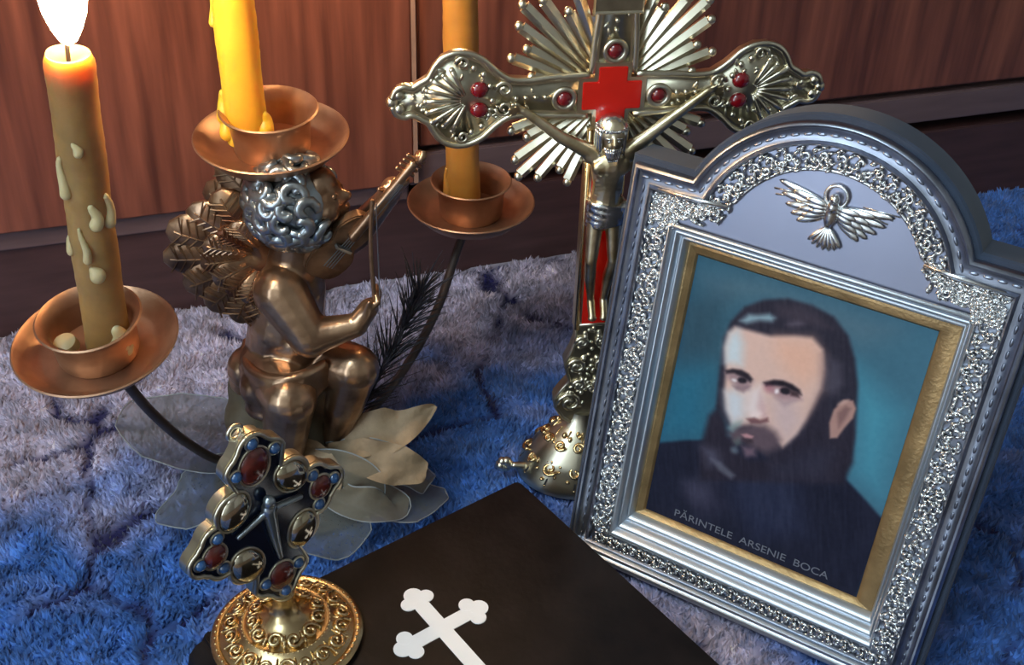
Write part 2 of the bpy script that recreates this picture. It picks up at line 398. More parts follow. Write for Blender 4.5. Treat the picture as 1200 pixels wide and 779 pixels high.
PRINT_GAIN = 1.3
PAINT = [
    ((62,128,150), 0.120, 0.90, [(0.741,0.789),(0.942,0.696),(0.967,0.407),(0.849,0.448)]),
    ((30,92,118), 0.120, 0.80, [(-0.028,0.570),(0.153,0.622),(0.202,0.375),(-0.015,0.291)]),
    ((74,96,112), 0.100, 0.70, [(0.030,0.933),(0.259,0.976),(0.576,0.983),(0.853,0.968),(0.746,0.880),(0.326,0.933),(0.102,0.875)]),
    ((40,62,76), 0.100, 0.70, [(-0.040,0.838),(0.155,0.888),(0.176,0.676),(0.001,0.611)]),
    ((20,22,40), 0.012, 1.00, [(-0.018,-0.060),(-0.011,0.275),(0.116,0.328),(0.242,0.371),(0.461,0.471),(0.745,0.495),(0.826,0.409),(0.908,0.371),(1.013,0.318),(1.000,-0.030)]),
    ((38,44,70), 0.080, 0.60, [(0.321,0.295),(0.619,0.374),(0.721,0.159),(0.524,0.057),(0.400,0.152)]),
    ((48,46,66), 0.060, 0.50, [(0.139,0.169),(0.276,0.247),(0.364,0.140),(0.255,0.034)]),
    ((34,32,46), 0.014, 1.00, [(0.216,0.496),(0.195,0.630),(0.180,0.745),(0.198,0.813),(0.240,0.876),(0.312,0.921),(0.407,0.951),(0.508,0.955),(0.604,0.940),(0.678,0.894),(0.728,0.825),(0.764,0.748),(0.786,0.666),(0.812,0.566),(0.820,0.477),(0.803,0.398),(0.699,0.364),(0.503,0.376),(0.286,0.442)]),
    ((62,54,66), 0.030, 0.60, [(0.371,0.917),(0.459,0.936),(0.543,0.926),(0.605,0.901),(0.554,0.892),(0.473,0.889),(0.391,0.886)]),
    ((188,158,150), 0.016, 1.00, [(0.225,0.630),(0.195,0.713),(0.197,0.770),(0.219,0.799),(0.282,0.804),(0.376,0.809),(0.472,0.837),(0.540,0.850),(0.594,0.823),(0.621,0.760),(0.632,0.692),(0.619,0.625),(0.606,0.567),(0.582,0.504),(0.539,0.435),(0.477,0.463),(0.388,0.473),(0.307,0.448),(0.261,0.500),(0.236,0.559)]),
    ((196,152,134), 0.060, 0.80, [(0.408,0.807),(0.543,0.840),(0.590,0.804),(0.605,0.738),(0.561,0.680),(0.469,0.708),(0.413,0.755)]),
    ((168,186,198), 0.035, 0.85, [(0.211,0.663),(0.197,0.722),(0.205,0.770),(0.237,0.792),(0.270,0.752),(0.286,0.675)]),
    ((176,186,198), 0.040, 0.85, [(0.240,0.560),(0.280,0.581),(0.328,0.567),(0.348,0.498),(0.307,0.448),(0.264,0.492)]),
    ((196,186,190), 0.035, 0.80, [(0.335,0.597),(0.381,0.628),(0.406,0.589),(0.412,0.543),(0.384,0.499),(0.342,0.523)]),
    ((168,150,158), 0.050, 0.60, [(0.440,0.591),(0.535,0.628),(0.579,0.549),(0.551,0.467),(0.487,0.503)]),
    ((120,96,96), 0.030, 0.55, [(0.590,0.804),(0.631,0.754),(0.651,0.689),(0.634,0.611),(0.604,0.538),(0.610,0.622),(0.620,0.689)]),
    ((70,66,80), 0.025, 0.70, [(0.625,0.806),(0.679,0.794),(0.709,0.732),(0.684,0.681),(0.649,0.697)]),
    ((128,158,172), 0.018, 0.85, [(0.235,0.825),(0.265,0.857),(0.303,0.864),(0.348,0.881),(0.375,0.874),(0.366,0.858),(0.313,0.848),(0.264,0.823)]),
    ((96,86,100), 0.020, 0.60, [(0.495,0.888),(0.490,0.880),(0.475,0.871),(0.453,0.864),(0.434,0.861),(0.426,0.864),(0.430,0.872),(0.446,0.881),(0.467,0.889),(0.486,0.891)]),
    ((120,98,108), 0.020, 0.75, [(0.222,0.629),(0.285,0.650),(0.345,0.635),(0.338,0.598),(0.289,0.589),(0.241,0.611)]),
    ((128,100,110), 0.020, 0.70, [(0.392,0.637),(0.465,0.664),(0.542,0.652),(0.563,0.629),(0.483,0.605),(0.433,0.614)]),
    ((30,24,34), 0.010, 1.00, [(0.221,0.636),(0.250,0.651),(0.290,0.658),(0.322,0.653),(0.343,0.640),(0.338,0.626),(0.304,0.634),(0.261,0.637),(0.229,0.627)]),
    ((28,22,32), 0.010, 1.00, [(0.392,0.642),(0.432,0.664),(0.470,0.672),(0.510,0.671),(0.545,0.661),(0.558,0.645),(0.524,0.647),(0.482,0.653),(0.444,0.646),(0.407,0.631)]),
    ((205,200,205), 0.008, 0.90, [(0.279,0.613),(0.276,0.609),(0.271,0.607),(0.264,0.608),(0.259,0.610),(0.258,0.613),(0.260,0.616),(0.266,0.618),(0.272,0.618),(0.277,0.616)]),
    ((24,20,30), 0.008, 1.00, [(0.321,0.625),(0.318,0.618),(0.308,0.613),(0.296,0.611),(0.286,0.614),(0.282,0.620),(0.285,0.627),(0.295,0.632),(0.307,0.634),(0.317,0.631)]),
    ((110,90,100), 0.012, 0.70, [(0.267,0.592),(0.306,0.601),(0.341,0.613),(0.319,0.581),(0.284,0.582)]),
    ((212,204,210), 0.008, 0.90, [(0.463,0.627),(0.461,0.622),(0.456,0.619),(0.451,0.619),(0.447,0.622),(0.446,0.627),(0.448,0.633),(0.453,0.636),(0.458,0.636),(0.462,0.632)]),
    ((26,22,32), 0.008, 1.00, [(0.512,0.643),(0.508,0.634),(0.497,0.628),(0.483,0.626),(0.471,0.629),(0.466,0.637),(0.470,0.645),(0.481,0.651),(0.495,0.653),(0.507,0.650)]),
    ((60,44,50), 0.010, 1.00, [(0.504,0.646),(0.542,0.652),(0.551,0.634),(0.516,0.630)]),
    ((150,90,104), 0.020, 0.60, [(0.436,0.632),(0.435,0.624),(0.428,0.617),(0.417,0.613),(0.407,0.616),(0.401,0.622),(0.402,0.631),(0.410,0.638),(0.420,0.641),(0.431,0.639)]),
    ((132,112,122), 0.020, 0.60, [(0.456,0.603),(0.497,0.601),(0.539,0.619),(0.502,0.585)]),
    ((176,142,148), 0.018, 0.60, [(0.389,0.601),(0.428,0.560),(0.442,0.523),(0.422,0.511),(0.390,0.549)]),
    ((206,188,190), 0.014, 0.70, [(0.417,0.531),(0.416,0.521),(0.407,0.511),(0.392,0.504),(0.378,0.503),(0.369,0.509),(0.370,0.518),(0.379,0.529),(0.394,0.536),(0.408,0.537)]),
    ((92,56,62), 0.010, 0.85, [(0.358,0.492),(0.389,0.507),(0.416,0.506),(0.445,0.524),(0.453,0.511),(0.420,0.492),(0.382,0.481)]),
    ((78,64,74), 0.030, 1.00, [(0.288,0.416),(0.316,0.443),(0.353,0.463),(0.383,0.478),(0.440,0.495),(0.491,0.484),(0.518,0.463),(0.521,0.428),(0.476,0.396),(0.420,0.396),(0.369,0.405),(0.325,0.385)]),
    ((120,138,140), 0.015, 0.70, [(0.284,0.433),(0.310,0.465),(0.341,0.480),(0.340,0.459),(0.314,0.427)]),
    ((104,128,120), 0.015, 0.40, [(0.322,0.396),(0.345,0.415),(0.364,0.397),(0.342,0.378)]),
    ((158,116,122), 0.008, 1.00, [(0.352,0.429),(0.373,0.439),(0.405,0.439),(0.401,0.428),(0.371,0.422)]),
    ((40,30,38), 0.012, 0.80, [(0.363,0.415),(0.402,0.425),(0.408,0.416),(0.383,0.405)]),
    ((126,100,112), 0.020, 0.70, [(0.367,0.386),(0.420,0.396),(0.435,0.371),(0.391,0.351)]),
    ((32,28,42), 0.020, 1.00, [(0.194,0.452),(0.226,0.499),(0.273,0.452),(0.294,0.406),(0.342,0.363),(0.403,0.344),(0.483,0.370),(0.541,0.431),(0.595,0.499),(0.622,0.581),(0.647,0.670),(0.693,0.620),(0.714,0.535),(0.792,0.596),(0.829,0.480),(0.816,0.392),(0.219,0.197),(0.187,0.315),(0.191,0.384)]),
    ((40,40,58), 0.050, 0.60, [(0.508,0.359),(0.663,0.483),(0.744,0.490),(0.737,0.377),(0.523,0.307)]),
    ((128,150,160), 0.014, 0.45, [(0.356,0.359),(0.350,0.352),(0.340,0.349),(0.330,0.350),(0.323,0.356),(0.322,0.365),(0.328,0.372),(0.338,0.375),(0.348,0.373),(0.355,0.367)]),
    ((120,126,140), 0.014, 0.45, [(0.244,0.298),(0.293,0.297),(0.368,0.270),(0.355,0.249),(0.293,0.263)]),
    ((84,84,104), 0.040, 0.60, [(0.186,0.330),(0.263,0.337),(0.293,0.297),(0.244,0.264)]),
    ((64,62,82), 0.050, 0.50, [(0.280,0.135),(0.260,0.112),(0.224,0.101),(0.185,0.107),(0.158,0.127),(0.154,0.154),(0.174,0.177),(0.211,0.187),(0.249,0.181),(0.276,0.161)]),
    ((150,116,110), 0.008, 1.00, [(0.696,0.585),(0.699,0.635),(0.726,0.678),(0.763,0.688),(0.783,0.665),(0.782,0.629),(0.760,0.586),(0.743,0.543),(0.715,0.532)]),
    ((96,70,72), 0.012, 0.70, [(0.716,0.627),(0.741,0.662),(0.764,0.659),(0.754,0.620),(0.737,0.579)]),
    ((176,144,136), 0.010, 0.70, [(0.749,0.688),(0.748,0.682),(0.739,0.671),(0.727,0.661),(0.714,0.655),(0.708,0.654),(0.709,0.661),(0.717,0.671),(0.730,0.681),(0.742,0.687)]),
]

# ------------------------------------------------------------------ the room
FZ = -1.6                       # bare floor below the carpet
X0, X1, Y0, Y1, ZT = -150, 210, -180, 190, 245
def struct(name, g, m): return tag(g.build(name, m, None, angle=30), kind='structure')
struct('floor', G().box(X0, X1, Y0, Y1, FZ - 5, FZ), M['floorboard'])
struct('ceiling', G().box(X0, X1, Y0, Y1, ZT, ZT + 5), M['ceil'])
g = G()
g.box(X0 - 8, X0, Y0, -170, FZ, ZT); g.box(X0 - 8, X0, -60, Y1, FZ, ZT); g.box(X0 - 8, X0, -170, -60, 210, ZT)
struct('wall_left', g, M['plaster'])
struct('wall_right', G().box(X1, X1 + 8, Y0, Y1, FZ, ZT), M['plaster'])
struct('wall_back', G().box(X0 - 8, X1 + 8, Y1, Y1 + 8, FZ, ZT), M['plaster'])
struct('wall_front', G().box(X0 - 8, X1 + 8, Y0 - 8, Y0, FZ, ZT), M['plaster'])
g = G()                        # glazed balcony door, the daylight of the room
for a in ((-170, -165), (-117, -113), (-65, -60)): g.box(X0 - 6, X0 - 1, a[0], a[1], FZ, 210)
for a in ((FZ, 5), (205, 210)): g.box(X0 - 6, X0 - 1, -170, -60, a[0], a[1])
struct('window_1', g, M['white'])

# unseen square ceiling lamp, added for cool light from above
CL = thing('added_ceiling_lamp', 'unseen square ceiling lamp added for its cool white light', 'lamp', (-102, -75, ZT))
G().box(-46, 46, -46, 46, -3, 0).build('housing', M['white'], CL, bevel=.3)
G().box(-43, 43, -43, 43, -3.6, -2.9).build('diffuser', M['lamp'], CL, bevel=.2)

# wardrobe: local x runs along its front, y into it
WR = rotz(19.02)
W = thing('wardrobe', 'large reddish-brown wooden wardrobe with a dark plinth standing behind the carpet', 'wardrobe', (-36.75, 69.71, 0), WR)
G().box(-60, 150, 0.6, 50, 8.0, 195).build('carcass', M['wood_dark'], W, bevel=0.1)
G().box(-60, 150, 0.0, 48, FZ, 6.4).build('plinth', M['wood_dark'], W, bevel=0.1)
G().box(-60, 30.2, -0.35, 40, 6.4, 7.95).build('plinth_rail', M['wood_rail'], W, bevel=0.15)
G().box(30.2, 150, -0.35, 40, 7.55, 10.1).build('bottom_rail', M['wood_rail'], W, bevel=0.15)
d = G().box(-60, 30.45, -1.1, 0.6, 8.15, 190).build('door', M['wood'], W, bevel=0.12)
G().box(30.45, 30.75, -1.15, 0.5, 8.2, 190).build('edge_strip', M['wood_edge'], d)
G().box(31.0, 112, -0.5, 0.6, 10.75, 190).build('door', M['wood'], W, bevel=0.12)
G().box(112.5, 149, -0.5, 0.6, 10.75, 190).build('door', M['wood'], W, bevel=0.12)

# ------------------------------------------------------------------ carpet
_lav = [(-27.5, 61, 1), (-19, 67, .9), (-2, 77, 1), (-22, 52, .6), (-24, 46, .15), (9, 41.5, .8), (-30, 72, .9), (-8, 74, .9), (2, 70, .55),
        (-20, 42, .1), (-16, 49, .15), (-1, 66, .05), (-5, 57, .1), (40, 93, .05), (26, 50, .1), (22, 60, .05), (35, 70, .1), (-26, 41, .1), (12, 70, .2), (28, 42, .15)]
def dye(x, y):
    wx = x + 6 * (fbm(x / 7, y / 7, 3) - .5); wy = y + 6 * (fbm(x / 7, y / 7, 9) - .5)
    num = 0; den = 0
    for a, b, w in _lav:
        q = 1 / ((wx - a) ** 2 + (wy - b) ** 2 + 6) ** 1.6
        num = num + q * w; den = den + q
    lav = num / den
    lav = np.clip((lav - .5) * 1.7 + .5 + (fbm(x / 3, y / 3, 21) - .5) * .9, 0, 1)
    # carved lines between the pattern fields
    gx, gy = 13.0, 9.0
    px = x + 5 * (fbm(x / 6, y / 6, 31) - .5); py = y + 5 * (fbm(x / 6, y / 6, 41) - .5)
    cx = np.floor(px / gx); cy = np.floor(py / gy)
    d1 = np.full(x.shape, 1e9); d2 = np.full(x.shape, 1e9)
    for i in (-1, 0, 1):
        for j in (-1, 0, 1):
            kx = cx + i; ky = cy + j
            rx = (kx + .15 + .7 * noise2(kx * 1.0, ky * 1.0, 51)) * gx
            ry = (ky + .15 + .7 * noise2(kx * 1.0, ky * 1.0, 61)) * gy
            dd = np.hypot(px - rx, py - ry)
            nd2 = np.where(dd < d1, d1, np.minimum(d2, dd)); d1 = np.minimum(d1, dd); d2 = nd2
    gap = d2 - d1
    brk = np.clip((fbm(x / 5, y / 5, 71) - .36) * 6, 0, 1)
    groove = np.clip(1 - gap / 0.9, 0, 1) * brk
    lavc = np.array(srgb((188, 180, 206))); blu = np.array(srgb((74, 118, 194))); nav = np.array(srgb((34, 32, 84)))
    c = lavc * lav[..., None] + blu * (1 - lav[..., None])
    c = c * (0.42 + 1.16 * fbm(x / 1.0, y / 1.0, 81)[..., None])
    gg = np.clip(groove * 1.4, 0, 1)[..., None]
    return c * (1 - gg) + nav * gg, groove

cdir = np.array([math.cos(math.radians(19.02)), math.sin(math.radians(19.02))])
cnor = np.array([-cdir[1], cdir[0]])
cor = np.array([-36.75, 69.71])
CU0, CU1, CV0, CV1 = -32.0, 118.0, -62.0, -0.05
carpet = thing('carpet', 'thick blue and lavender pile carpet with dark carved lines under all the ornaments', 'carpet', (-36.75, 69.71, 0), WR)
nu_, nv_ = 300, 124
uu, vv = np.meshgrid(np.linspace(CU0, CU1, nu_), np.linspace(CV0, CV1, nv_), indexing='ij')
gxw = cor[0] + uu * cdir[0] + vv * cnor[0]; gyw = cor[1] + uu * cdir[1] + vv * cnor[1]
cc, gr = dye(gxw, gyw)
gz_ = -0.58 - 0.35 * gr + 0.12 * (fbm(gxw / 2, gyw / 2, 5) - .5)
gz_ += 0
vts = np.stack([uu, vv, gz_], -1).reshape(-1, 3) * S
idx = np.arange(nu_ * nv_).reshape(nu_, nv_)
quads = np.stack([idx[:-1, :-1], idx[1:, :-1], idx[1:, 1:], idx[:-1, 1:]], -1).reshape(-1, 4)
me = bpy.data.meshes.new('backing')
border = list(idx[:, 0]) + list(idx[-1, 1:]) + list(idx[-2::-1, -1]) + list(idx[0, -2:0:-1])
nb0 = len(vts)
low = vts[border].copy(); low[:, 2] = FZ * S
nbv = len(border)
skirt = [(border[i], nb0 + i, nb0 + (i + 1) % nbv, border[(i + 1) % nbv]) for i in range(nbv)]
me.from_pydata(np.concatenate([vts, low]).tolist(), [], quads.tolist() + skirt)
ca = me.color_attributes.new('dye', 'FLOAT_COLOR', 'POINT')
cols = np.concatenate([np.concatenate([cc.reshape(-1, 3), np.ones((nu_ * nv_, 1))], 1), np.tile([0.03, 0.04, 0.12, 1], (nbv, 1))])
ca.data.foreach_set('color', cols.ravel().astype(np.float32))
smooth(me, None)
link_mesh('backing', me, M['pile'], carpet)

NT = 230000
ku = RNG.uniform(CU0, CU1, NT); kv = RNG.uniform(CV0, CV1 - .35, NT)
kx = cor[0] + ku * cdir[0] + kv * cnor[0]; ky = cor[1] + ku * cdir[1] + kv * cnor[1]
keep = (np.abs(kx) < 0.62 * ky + 8)
kx = kx[keep]; ky = ky[keep]; ku = ku[keep]; kv = kv[keep]; NT = len(kx)
tc_, tg = dye(kx, ky)
clump = fbm(kx / 1.1, ky / 1.1, 91, 2)
hgt = (.22 + .55 * clump + RNG.uniform(-.06, .08, NT)) * (1 - .5 * tg)
ang = RNG.uniform(0, 2 * PI, NT); lean = RNG.uniform(.1, .42, NT); ldir = 2 * PI * 2 * fbm(kx / 1.6, ky / 1.6, 95, 2) + RNG.normal(0, .8, NT)
rad = RNG.uniform(.13, .22, NT)
z0 = -0.68 - 0.35 * tg
V_ = np.zeros((NT, 4, 3))
for i in range(3):
    a = ang + i * 2 * PI / 3
    V_[:, i, 0] = ku + rad * np.cos(a); V_[:, i, 1] = kv + rad * np.sin(a); V_[:, i, 2] = z0
V_[:, 3, 0] = ku + lean * np.cos(ldir); V_[:, 3, 1] = kv + lean * np.sin(ldir); V_[:, 3, 2] = z0 + hgt
base = (np.arange(NT) * 4)[:, None, None]
F_ = (base + np.array([[0, 1, 3], [1, 2, 3], [2, 0, 3]])[None]).reshape(-1)
me = bpy.data.meshes.new('pile')
me.vertices.add(NT * 4); me.vertices.foreach_set('co', (V_ * S).ravel())
me.loops.add(NT * 9); me.loops.foreach_set('vertex_index', F_.astype(np.int32))
me.polygons.add(NT * 3); me.polygons.foreach_set('loop_start', np.arange(0, NT * 9, 3, dtype=np.int32))
me.polygons.foreach_set('loop_total', np.full(NT * 3, 3, dtype=np.int32))
me.update(calc_edges=True)
ca = me.color_attributes.new('dye', 'FLOAT_COLOR', 'POINT')
tc_ = np.clip(tc_ * RNG.uniform(.65, 1.45, (NT, 1)), 0, .95)
ca.data.foreach_set('color', np.repeat(np.concatenate([tc_, np.ones((NT, 1))], 1), 4, axis=0).ravel().astype(np.float32))
smooth(me, None)
tag(link_mesh('pile', me, M['pile'], carpet), kind='stuff')

# ------------------------------------------------------------------ candle holder with the cherub
HX, HY = -12.8, 55.5
H = thing('candle_holder', 'three-armed candle holder with a bronze cherub playing a violin and gauze leaves', 'candle holder', (HX, HY, 0))
def L3(p): return (p[0] - HX, p[1] - HY, p[2])
G().lathe([(5.2, 0), (5.4, .25), (5.2, .8), (4.2, 1.3), (2.0, 1.6)], 40, (0.3, -.3, 0)).build('base', M['stone'], H)
g = G()
for p, r in (((-14.2, 56.2, 3.5), 2.9), ((-12.5, 55.4, 3.2), 3.0), ((-11.2, 55.4, 2.4), 2.7), ((-14.8, 56.0, 6.2), 2.0), ((-13.2, 56.4, 6.2), 2.2), ((-15.2, 55.2, 4.6), 1.8)):
    g.ball(L3(p), r, 14, 10)
g.blob('seat_rock', M['stone'], H, 0.25, 4)

pans = [((-20.52, 47.68, 15.33), (8.0, -2.0)), ((-12.89, 56.63, 22.4), (4.0, 0.0)), ((-2.88, 66.71, 13.34), (1.0, 0.0))]
pan_axis = []
for c, (tx, ty) in pans:
    Rm = Matrix.Rotation(math.radians(tx), 3, 'X') @ Matrix.Rotation(math.radians(ty), 3, 'Y')
    pan_axis.append(Rm)
    g = G()
    # shallow dish, rim of the dish is at z = 0 of the pan
    g.lathe([(0.5, -1.15), (2.6, -1.1), (3.1, -.95), (3.75, -.30), (3.98, -.05), (4.05, .06), (3.98, .12), (3.85, .05), (3.6, -.22), (3.05, -.72), (2.7, -.82), (0.3, -.84)], 64, L3(c), M=Rm)
    g.lathe([(.28, -1.6), (.55, -1.45), (.6, -1.15), (.3, -1.1)], 20, L3(c), M=Rm)
    pan = g.build('drip_pan', M['copper'], H, angle=50)
    G().lathe([(1.3, -.86), (1.9, -.84), (2.0, -.6), (2.05, .3), (2.12, .9), (2.3, 1.25), (2.5, 1.42), (2.56, 1.52), (2.48, 1.58), (2.35, 1.5), (2.1, 1.25), (1.95, .85), (1.9, .2), (1.8, -.3), (.2, -.35)], 56, L3(c), M=Rm).build('cup', M['copper'], pan, angle=55)
def stem(pts):
    G().tube([L3(p) for p in spline(pts, 8)], .28, 10).build('stem', M['stem'], H)
stem([(-20.4, 47.9, 13.9), (-20.0, 48.7, 12.2), (-19.4, 50.2, 8.8), (-18.4, 52.0, 5.2), (-16.9, 53.6, 2.4), (-14.6, 55, 1.4)])
stem([(-2.9, 66.65, 12.0), (-3.6, 65.8, 10.6), (-4.9, 63.2, 7.2), (-6.8, 60.4, 4.5), (-9.2, 57.6, 2.6), (-11.6, 56.2, 1.4)])
stem([(-12.89, 56.7, 21.2), (-13.0, 57.2, 16), (-13.0, 57.4, 8), (-13, 57, 1.4)])

# cherub: one continuous body
g = G()
g.limb(L3((-13.0, 55.2, 9.2)), L3((-12.7, 55.0, 11.4)), 2.35, 2.15)
g.limb(L3((-12.7, 55.0, 11.4)), L3((-12.2, 55.1, 14.0)), 2.15, 1.9)
g.ball(L3((-12.0, 54.0, 11.0)), (1.5, 1.3, 1.5)); g.ball(L3((-11.3, 54.6, 11.0)), 1.5)
g.limb(L3((-12.5, 53.9, 14.8)), L3((-11.5, 56.3, 15.2)), 1.4, 1.3)
g.limb(L3((-12.0, 55.1, 15.0)), L3((-11.6, 55.1, 17.4)), 1.6, 1.35)
# head with face turned up to the right
hc = Vector(L3((-11.3, 55.0, 19.3)))
g.ball(hc, (2.05, 1.85, 2.05), 20, 14)
fd = Vector((0.90, -0.12, 0.36)).normalized(); fu = Vector((-0.36, 0.0, 0.93)); fu = (fu - fd * fu.dot(fd)).normalized(); fs = fd.cross(fu)
def FP(a, b, c): return hc + fd * a + fu * b + fs * c
g.ball(FP(1.45, -.1, 0), 1.1, 14, 10); g.ball(FP(1.5, .75, 0), .95)
g.ball(FP(1.55, -.55, .65), .62); g.ball(FP(1.55, -.55, -.65), .62)
g.limb(FP(2.2, .25, 0), FP(2.62, -.22, 0), .2, .28); g.ball(FP(2.42, -.28, .2), .17); g.ball(FP(2.42, -.28, -.2), .17)
g.ball(FP(2.3, -.72, 0), (.28, .28, .16)); g.ball(FP(2.25, -.92, 0), (.26, .26, .15)); g.ball(FP(1.95, -1.35, 0), .45)
g.ball(FP(2.2, .42, .42), (.22, .26, .16)); g.ball(FP(2.2, .42, -.42), (.22, .26, .16))
# near (right) arm, hand on the bow
g.limb(L3((-12.5, 53.5, 14.7)), L3((-10.9, 52.5, 12.5)), 1.5, 1.15)
g.limb(L3((-10.9, 52.5, 12.5)), L3((-8.4, 52.8, 13.2)), 1.08, .66)
g.limb(L3((-8.4, 52.8, 13.2)), L3((-7.7, 53.0, 14.2)), .62, .55)
for k in range(4):
    a = L3((-7.6 + .02 * k, 52.6 + .24 * k, 14.3 + .05 * k)); b = L3((-7.15, 52.75 + .24 * k, 14.75 + .06 * k)); c = L3((-7.35, 53.1 + .2 * k, 15.05 + .05 * k))
    g.limb(a, b, .19, .17, 8, 2); g.limb(b, c, .17, .14, 8, 2)
g.limb(L3((-7.9, 52.6, 14.1)), L3((-7.6, 52.5, 14.9)), .2, .15, 8, 2)
# far (left) arm up to the violin neck
g.limb(L3((-11.4, 56.4, 14.9)), L3((-8.9, 57.4, 16.2)), 1.15, .95)
g.limb(L3((-8.9, 57.4, 16.2)), L3((-6.9, 56.2, 19.2)), .92, .6)
g.limb(L3((-6.9, 56.2, 19.2)), L3((-6.55, 55.8, 20.0)), .62, .62)
for k in range(4):
    q = Vector(L3((-6.9 + .26 * k, 55.0, 19.7 + .33 * k)))
    g.limb(q + Vector((.3, .75, -.1)), q + Vector((.36, .05, .05)), .22, .22, 8, 2); g.limb(q + Vector((.36, .05, .05)), q + Vector((-.1, -.42, .12)), .22, .19, 8, 2)
g.limb(L3((-6.7, 55.9, 19.9)), L3((-7.2, 55.2, 20.2)), .2, .16, 8, 2)
# legs
g.limb(L3((-13.6, 54.4, 9.0)), L3((-12.1, 51.6, 9.0)), 1.95, 1.55); g.limb(L3((-12.1, 51.6, 9.0)), L3((-12.6, 51.9, 6.2)), 1.5, 1.3)
g.limb(L3((-12.6, 51.9, 6.2)), L3((-12.7, 52.2, 3.6)), 1.3, .75); g.limb(L3((-12.7, 52.0, 3.2)), L3((-11.6, 51.0, 2.7)), .65, .5)
g.limb(L3((-11.9, 55.2, 9.2)), L3((-8.7, 53.4, 9.8)), 1.8, 1.4); g.limb(L3((-8.7, 53.4, 9.8)), L3((-9.5, 53.6, 7.0)), 1.35, 1.15)
g.limb(L3((-9.5, 53.6, 7.0)), L3((-10.2, 53.8, 4.4)), 1.15, .7); g.limb(L3((-10.2, 53.6, 4.2)), L3((-9.2, 52.8, 3.7)), .6, .45)
for (a, b) in (((-11.6, 51.0, 2.7), (-.5, -.4)), ((-9.2, 52.8, 3.7), (-.4, -.4))):
    for k in range(5):
        p = Vector(L3(a)) + Vector((-.42 + .2 * k, -.25 + .1 * k - .3, .05 - .02 * k)); g.ball(p, .2 - .02 * k, 8, 6)
g.blob('cherub_body', M['bronze'], H, 0.11, 4)
# eyes
for sgn in (1, -1):
    G().ball(FP(2.18, .12, .55 * sgn), .2, 10, 8).build('eye', M['bronze_dark'], H)
# hair: curls over the skull
g = G(); hb = hc - fd * .3 + fu * .25
g.ball(hb, (2.3, 2.2, 2.25), 18, 12)
rr_ = random.Random(3)
for i in range(110):
    t = 1 - 2 * (i + .5) / 110; a = i * 2.39996
    d = (fu * t + (fs * math.cos(a) + fd * math.sin(a)) * math.sqrt(1 - t * t)).normalized()
    if d.dot(fd) > .64 or d.dot(fu) < -.8: continue
    c0 = hb + d * 2.25; x, y, _ = basis(d); r0 = rr_.uniform(.5, .85); ph = rr_.uniform(0, 6)
    path = [c0 + (x * math.cos(ph + s * 5.2) + y * math.sin(ph + s * 5.2)) * r0 * (1 - .75 * s) + d * (.1 + .22 * s) for s in [k / 9 for k in range(10)]]
    g.tube(path, [.2, .26, .3, .32, .32, .3, .28, .26, .2, .12], 7)
g.build('hair', M['pewter'], H, angle=0)
# drapery round the hips
g = G()
for k in range(7):
    t = k / 6
    pts = [(-15.2 + .1 * k, 55.6, 9.9 - .45 * k), (-14.6, 53.2 - .1 * k, 9.9 - .42 * k), (-13.0, 51.6 - .15 * math.sin(k), 10.15 - .42 * k), (-11.4, 51.6, 10.5 - .3 * k), (-10.2, 52.8, 10.6 - .2 * k)]
    g.tube([L3(p) for p in spline(pts, 6)], [.28 + .12 * math.sin(3.1 * j / 24) for j in range(25)], 8)
for p, r in (((-14.9, 54.6, 8.7), 1.35), ((-14.0, 52.9, 8.7), 1.2), ((-15.3, 55.2, 7.4), 1.1), ((-12.4, 51.8, 9.2), 1.35)):
    g.ball(L3(p), r)
g.blob('drapery', M['bronze'], H, 0.13, 2)
# wings, each feather its own piece
def wing(name, root, tips, m, yoff, cover):
    root0 = root; root = Vector(L3(root))
    g = G()
    for a, b, r in cover: g.limb(L3(a), L3(b), r * .8, r * .45)
    w = g.blob(name, m, H, 0.16, 4)
    short = [(tuple(Vector(root0).lerp(Vector(tp), .62) + Vector((0, -.75, .1))), wd * .72, BR_ if i % 2 else B) for i, (tp, wd, mm) in enumerate(tips)]
    for i, (tp, wd, mm) in enumerate(tips + short):
        tp = Vector(L3(tp)); d = tp - root; n = 12
        bend = Vector((0, -.35, 0.25))
        path = [root + d * (k / n) + bend * math.sin(PI * k / n) for k in range(n + 1)]
        rad_ = [wd * (.28 + .72 * min(1, k / n * 1.5)) * (1 if k < n - 1 else (.8 if k == n - 1 else .35)) for k in range(n + 1)]
        gg = G()
        x = d.normalized().cross(Vector((0, 1, 0))).normalized(); y = Vector((0, 1, 0))
        rings = []
        for p, r in zip(path, rad_):
            rings.append([p + x * math.cos(q) * r + y * math.sin(q) * r * .38 for q in [2 * PI * j / 12 for j in range(12)]])
        loops_mesh(gg, rings); nn = len(gg.v)
        gg.f.append(tuple(range(12))); gg.f.append(tuple(reversed(range(nn - 12, nn))))
        gg.tube([p - y * r * .36 for p, r in zip(path[2:-1], rad_[2:-1])], .07, 6)          # quill
        for s in (1, -1):                                                                     # barb lines
            for k in range(3, n - 1):
                p = path[k] - y * rad_[k] * .37
                gg.tube([p, p + x * s * rad_[k] * .45 - y * -.03 + d.normalized() * .25, p + x * s * rad_[k] * .8 + y * .12 * rad_[k] + d.normalized() * .45], .05, 5)
        gg.build('feather', mm, w, angle=50, fix=True)
B, BD, BR_ = M['bronze'], M['bronze_dark'], M['bronze_red']
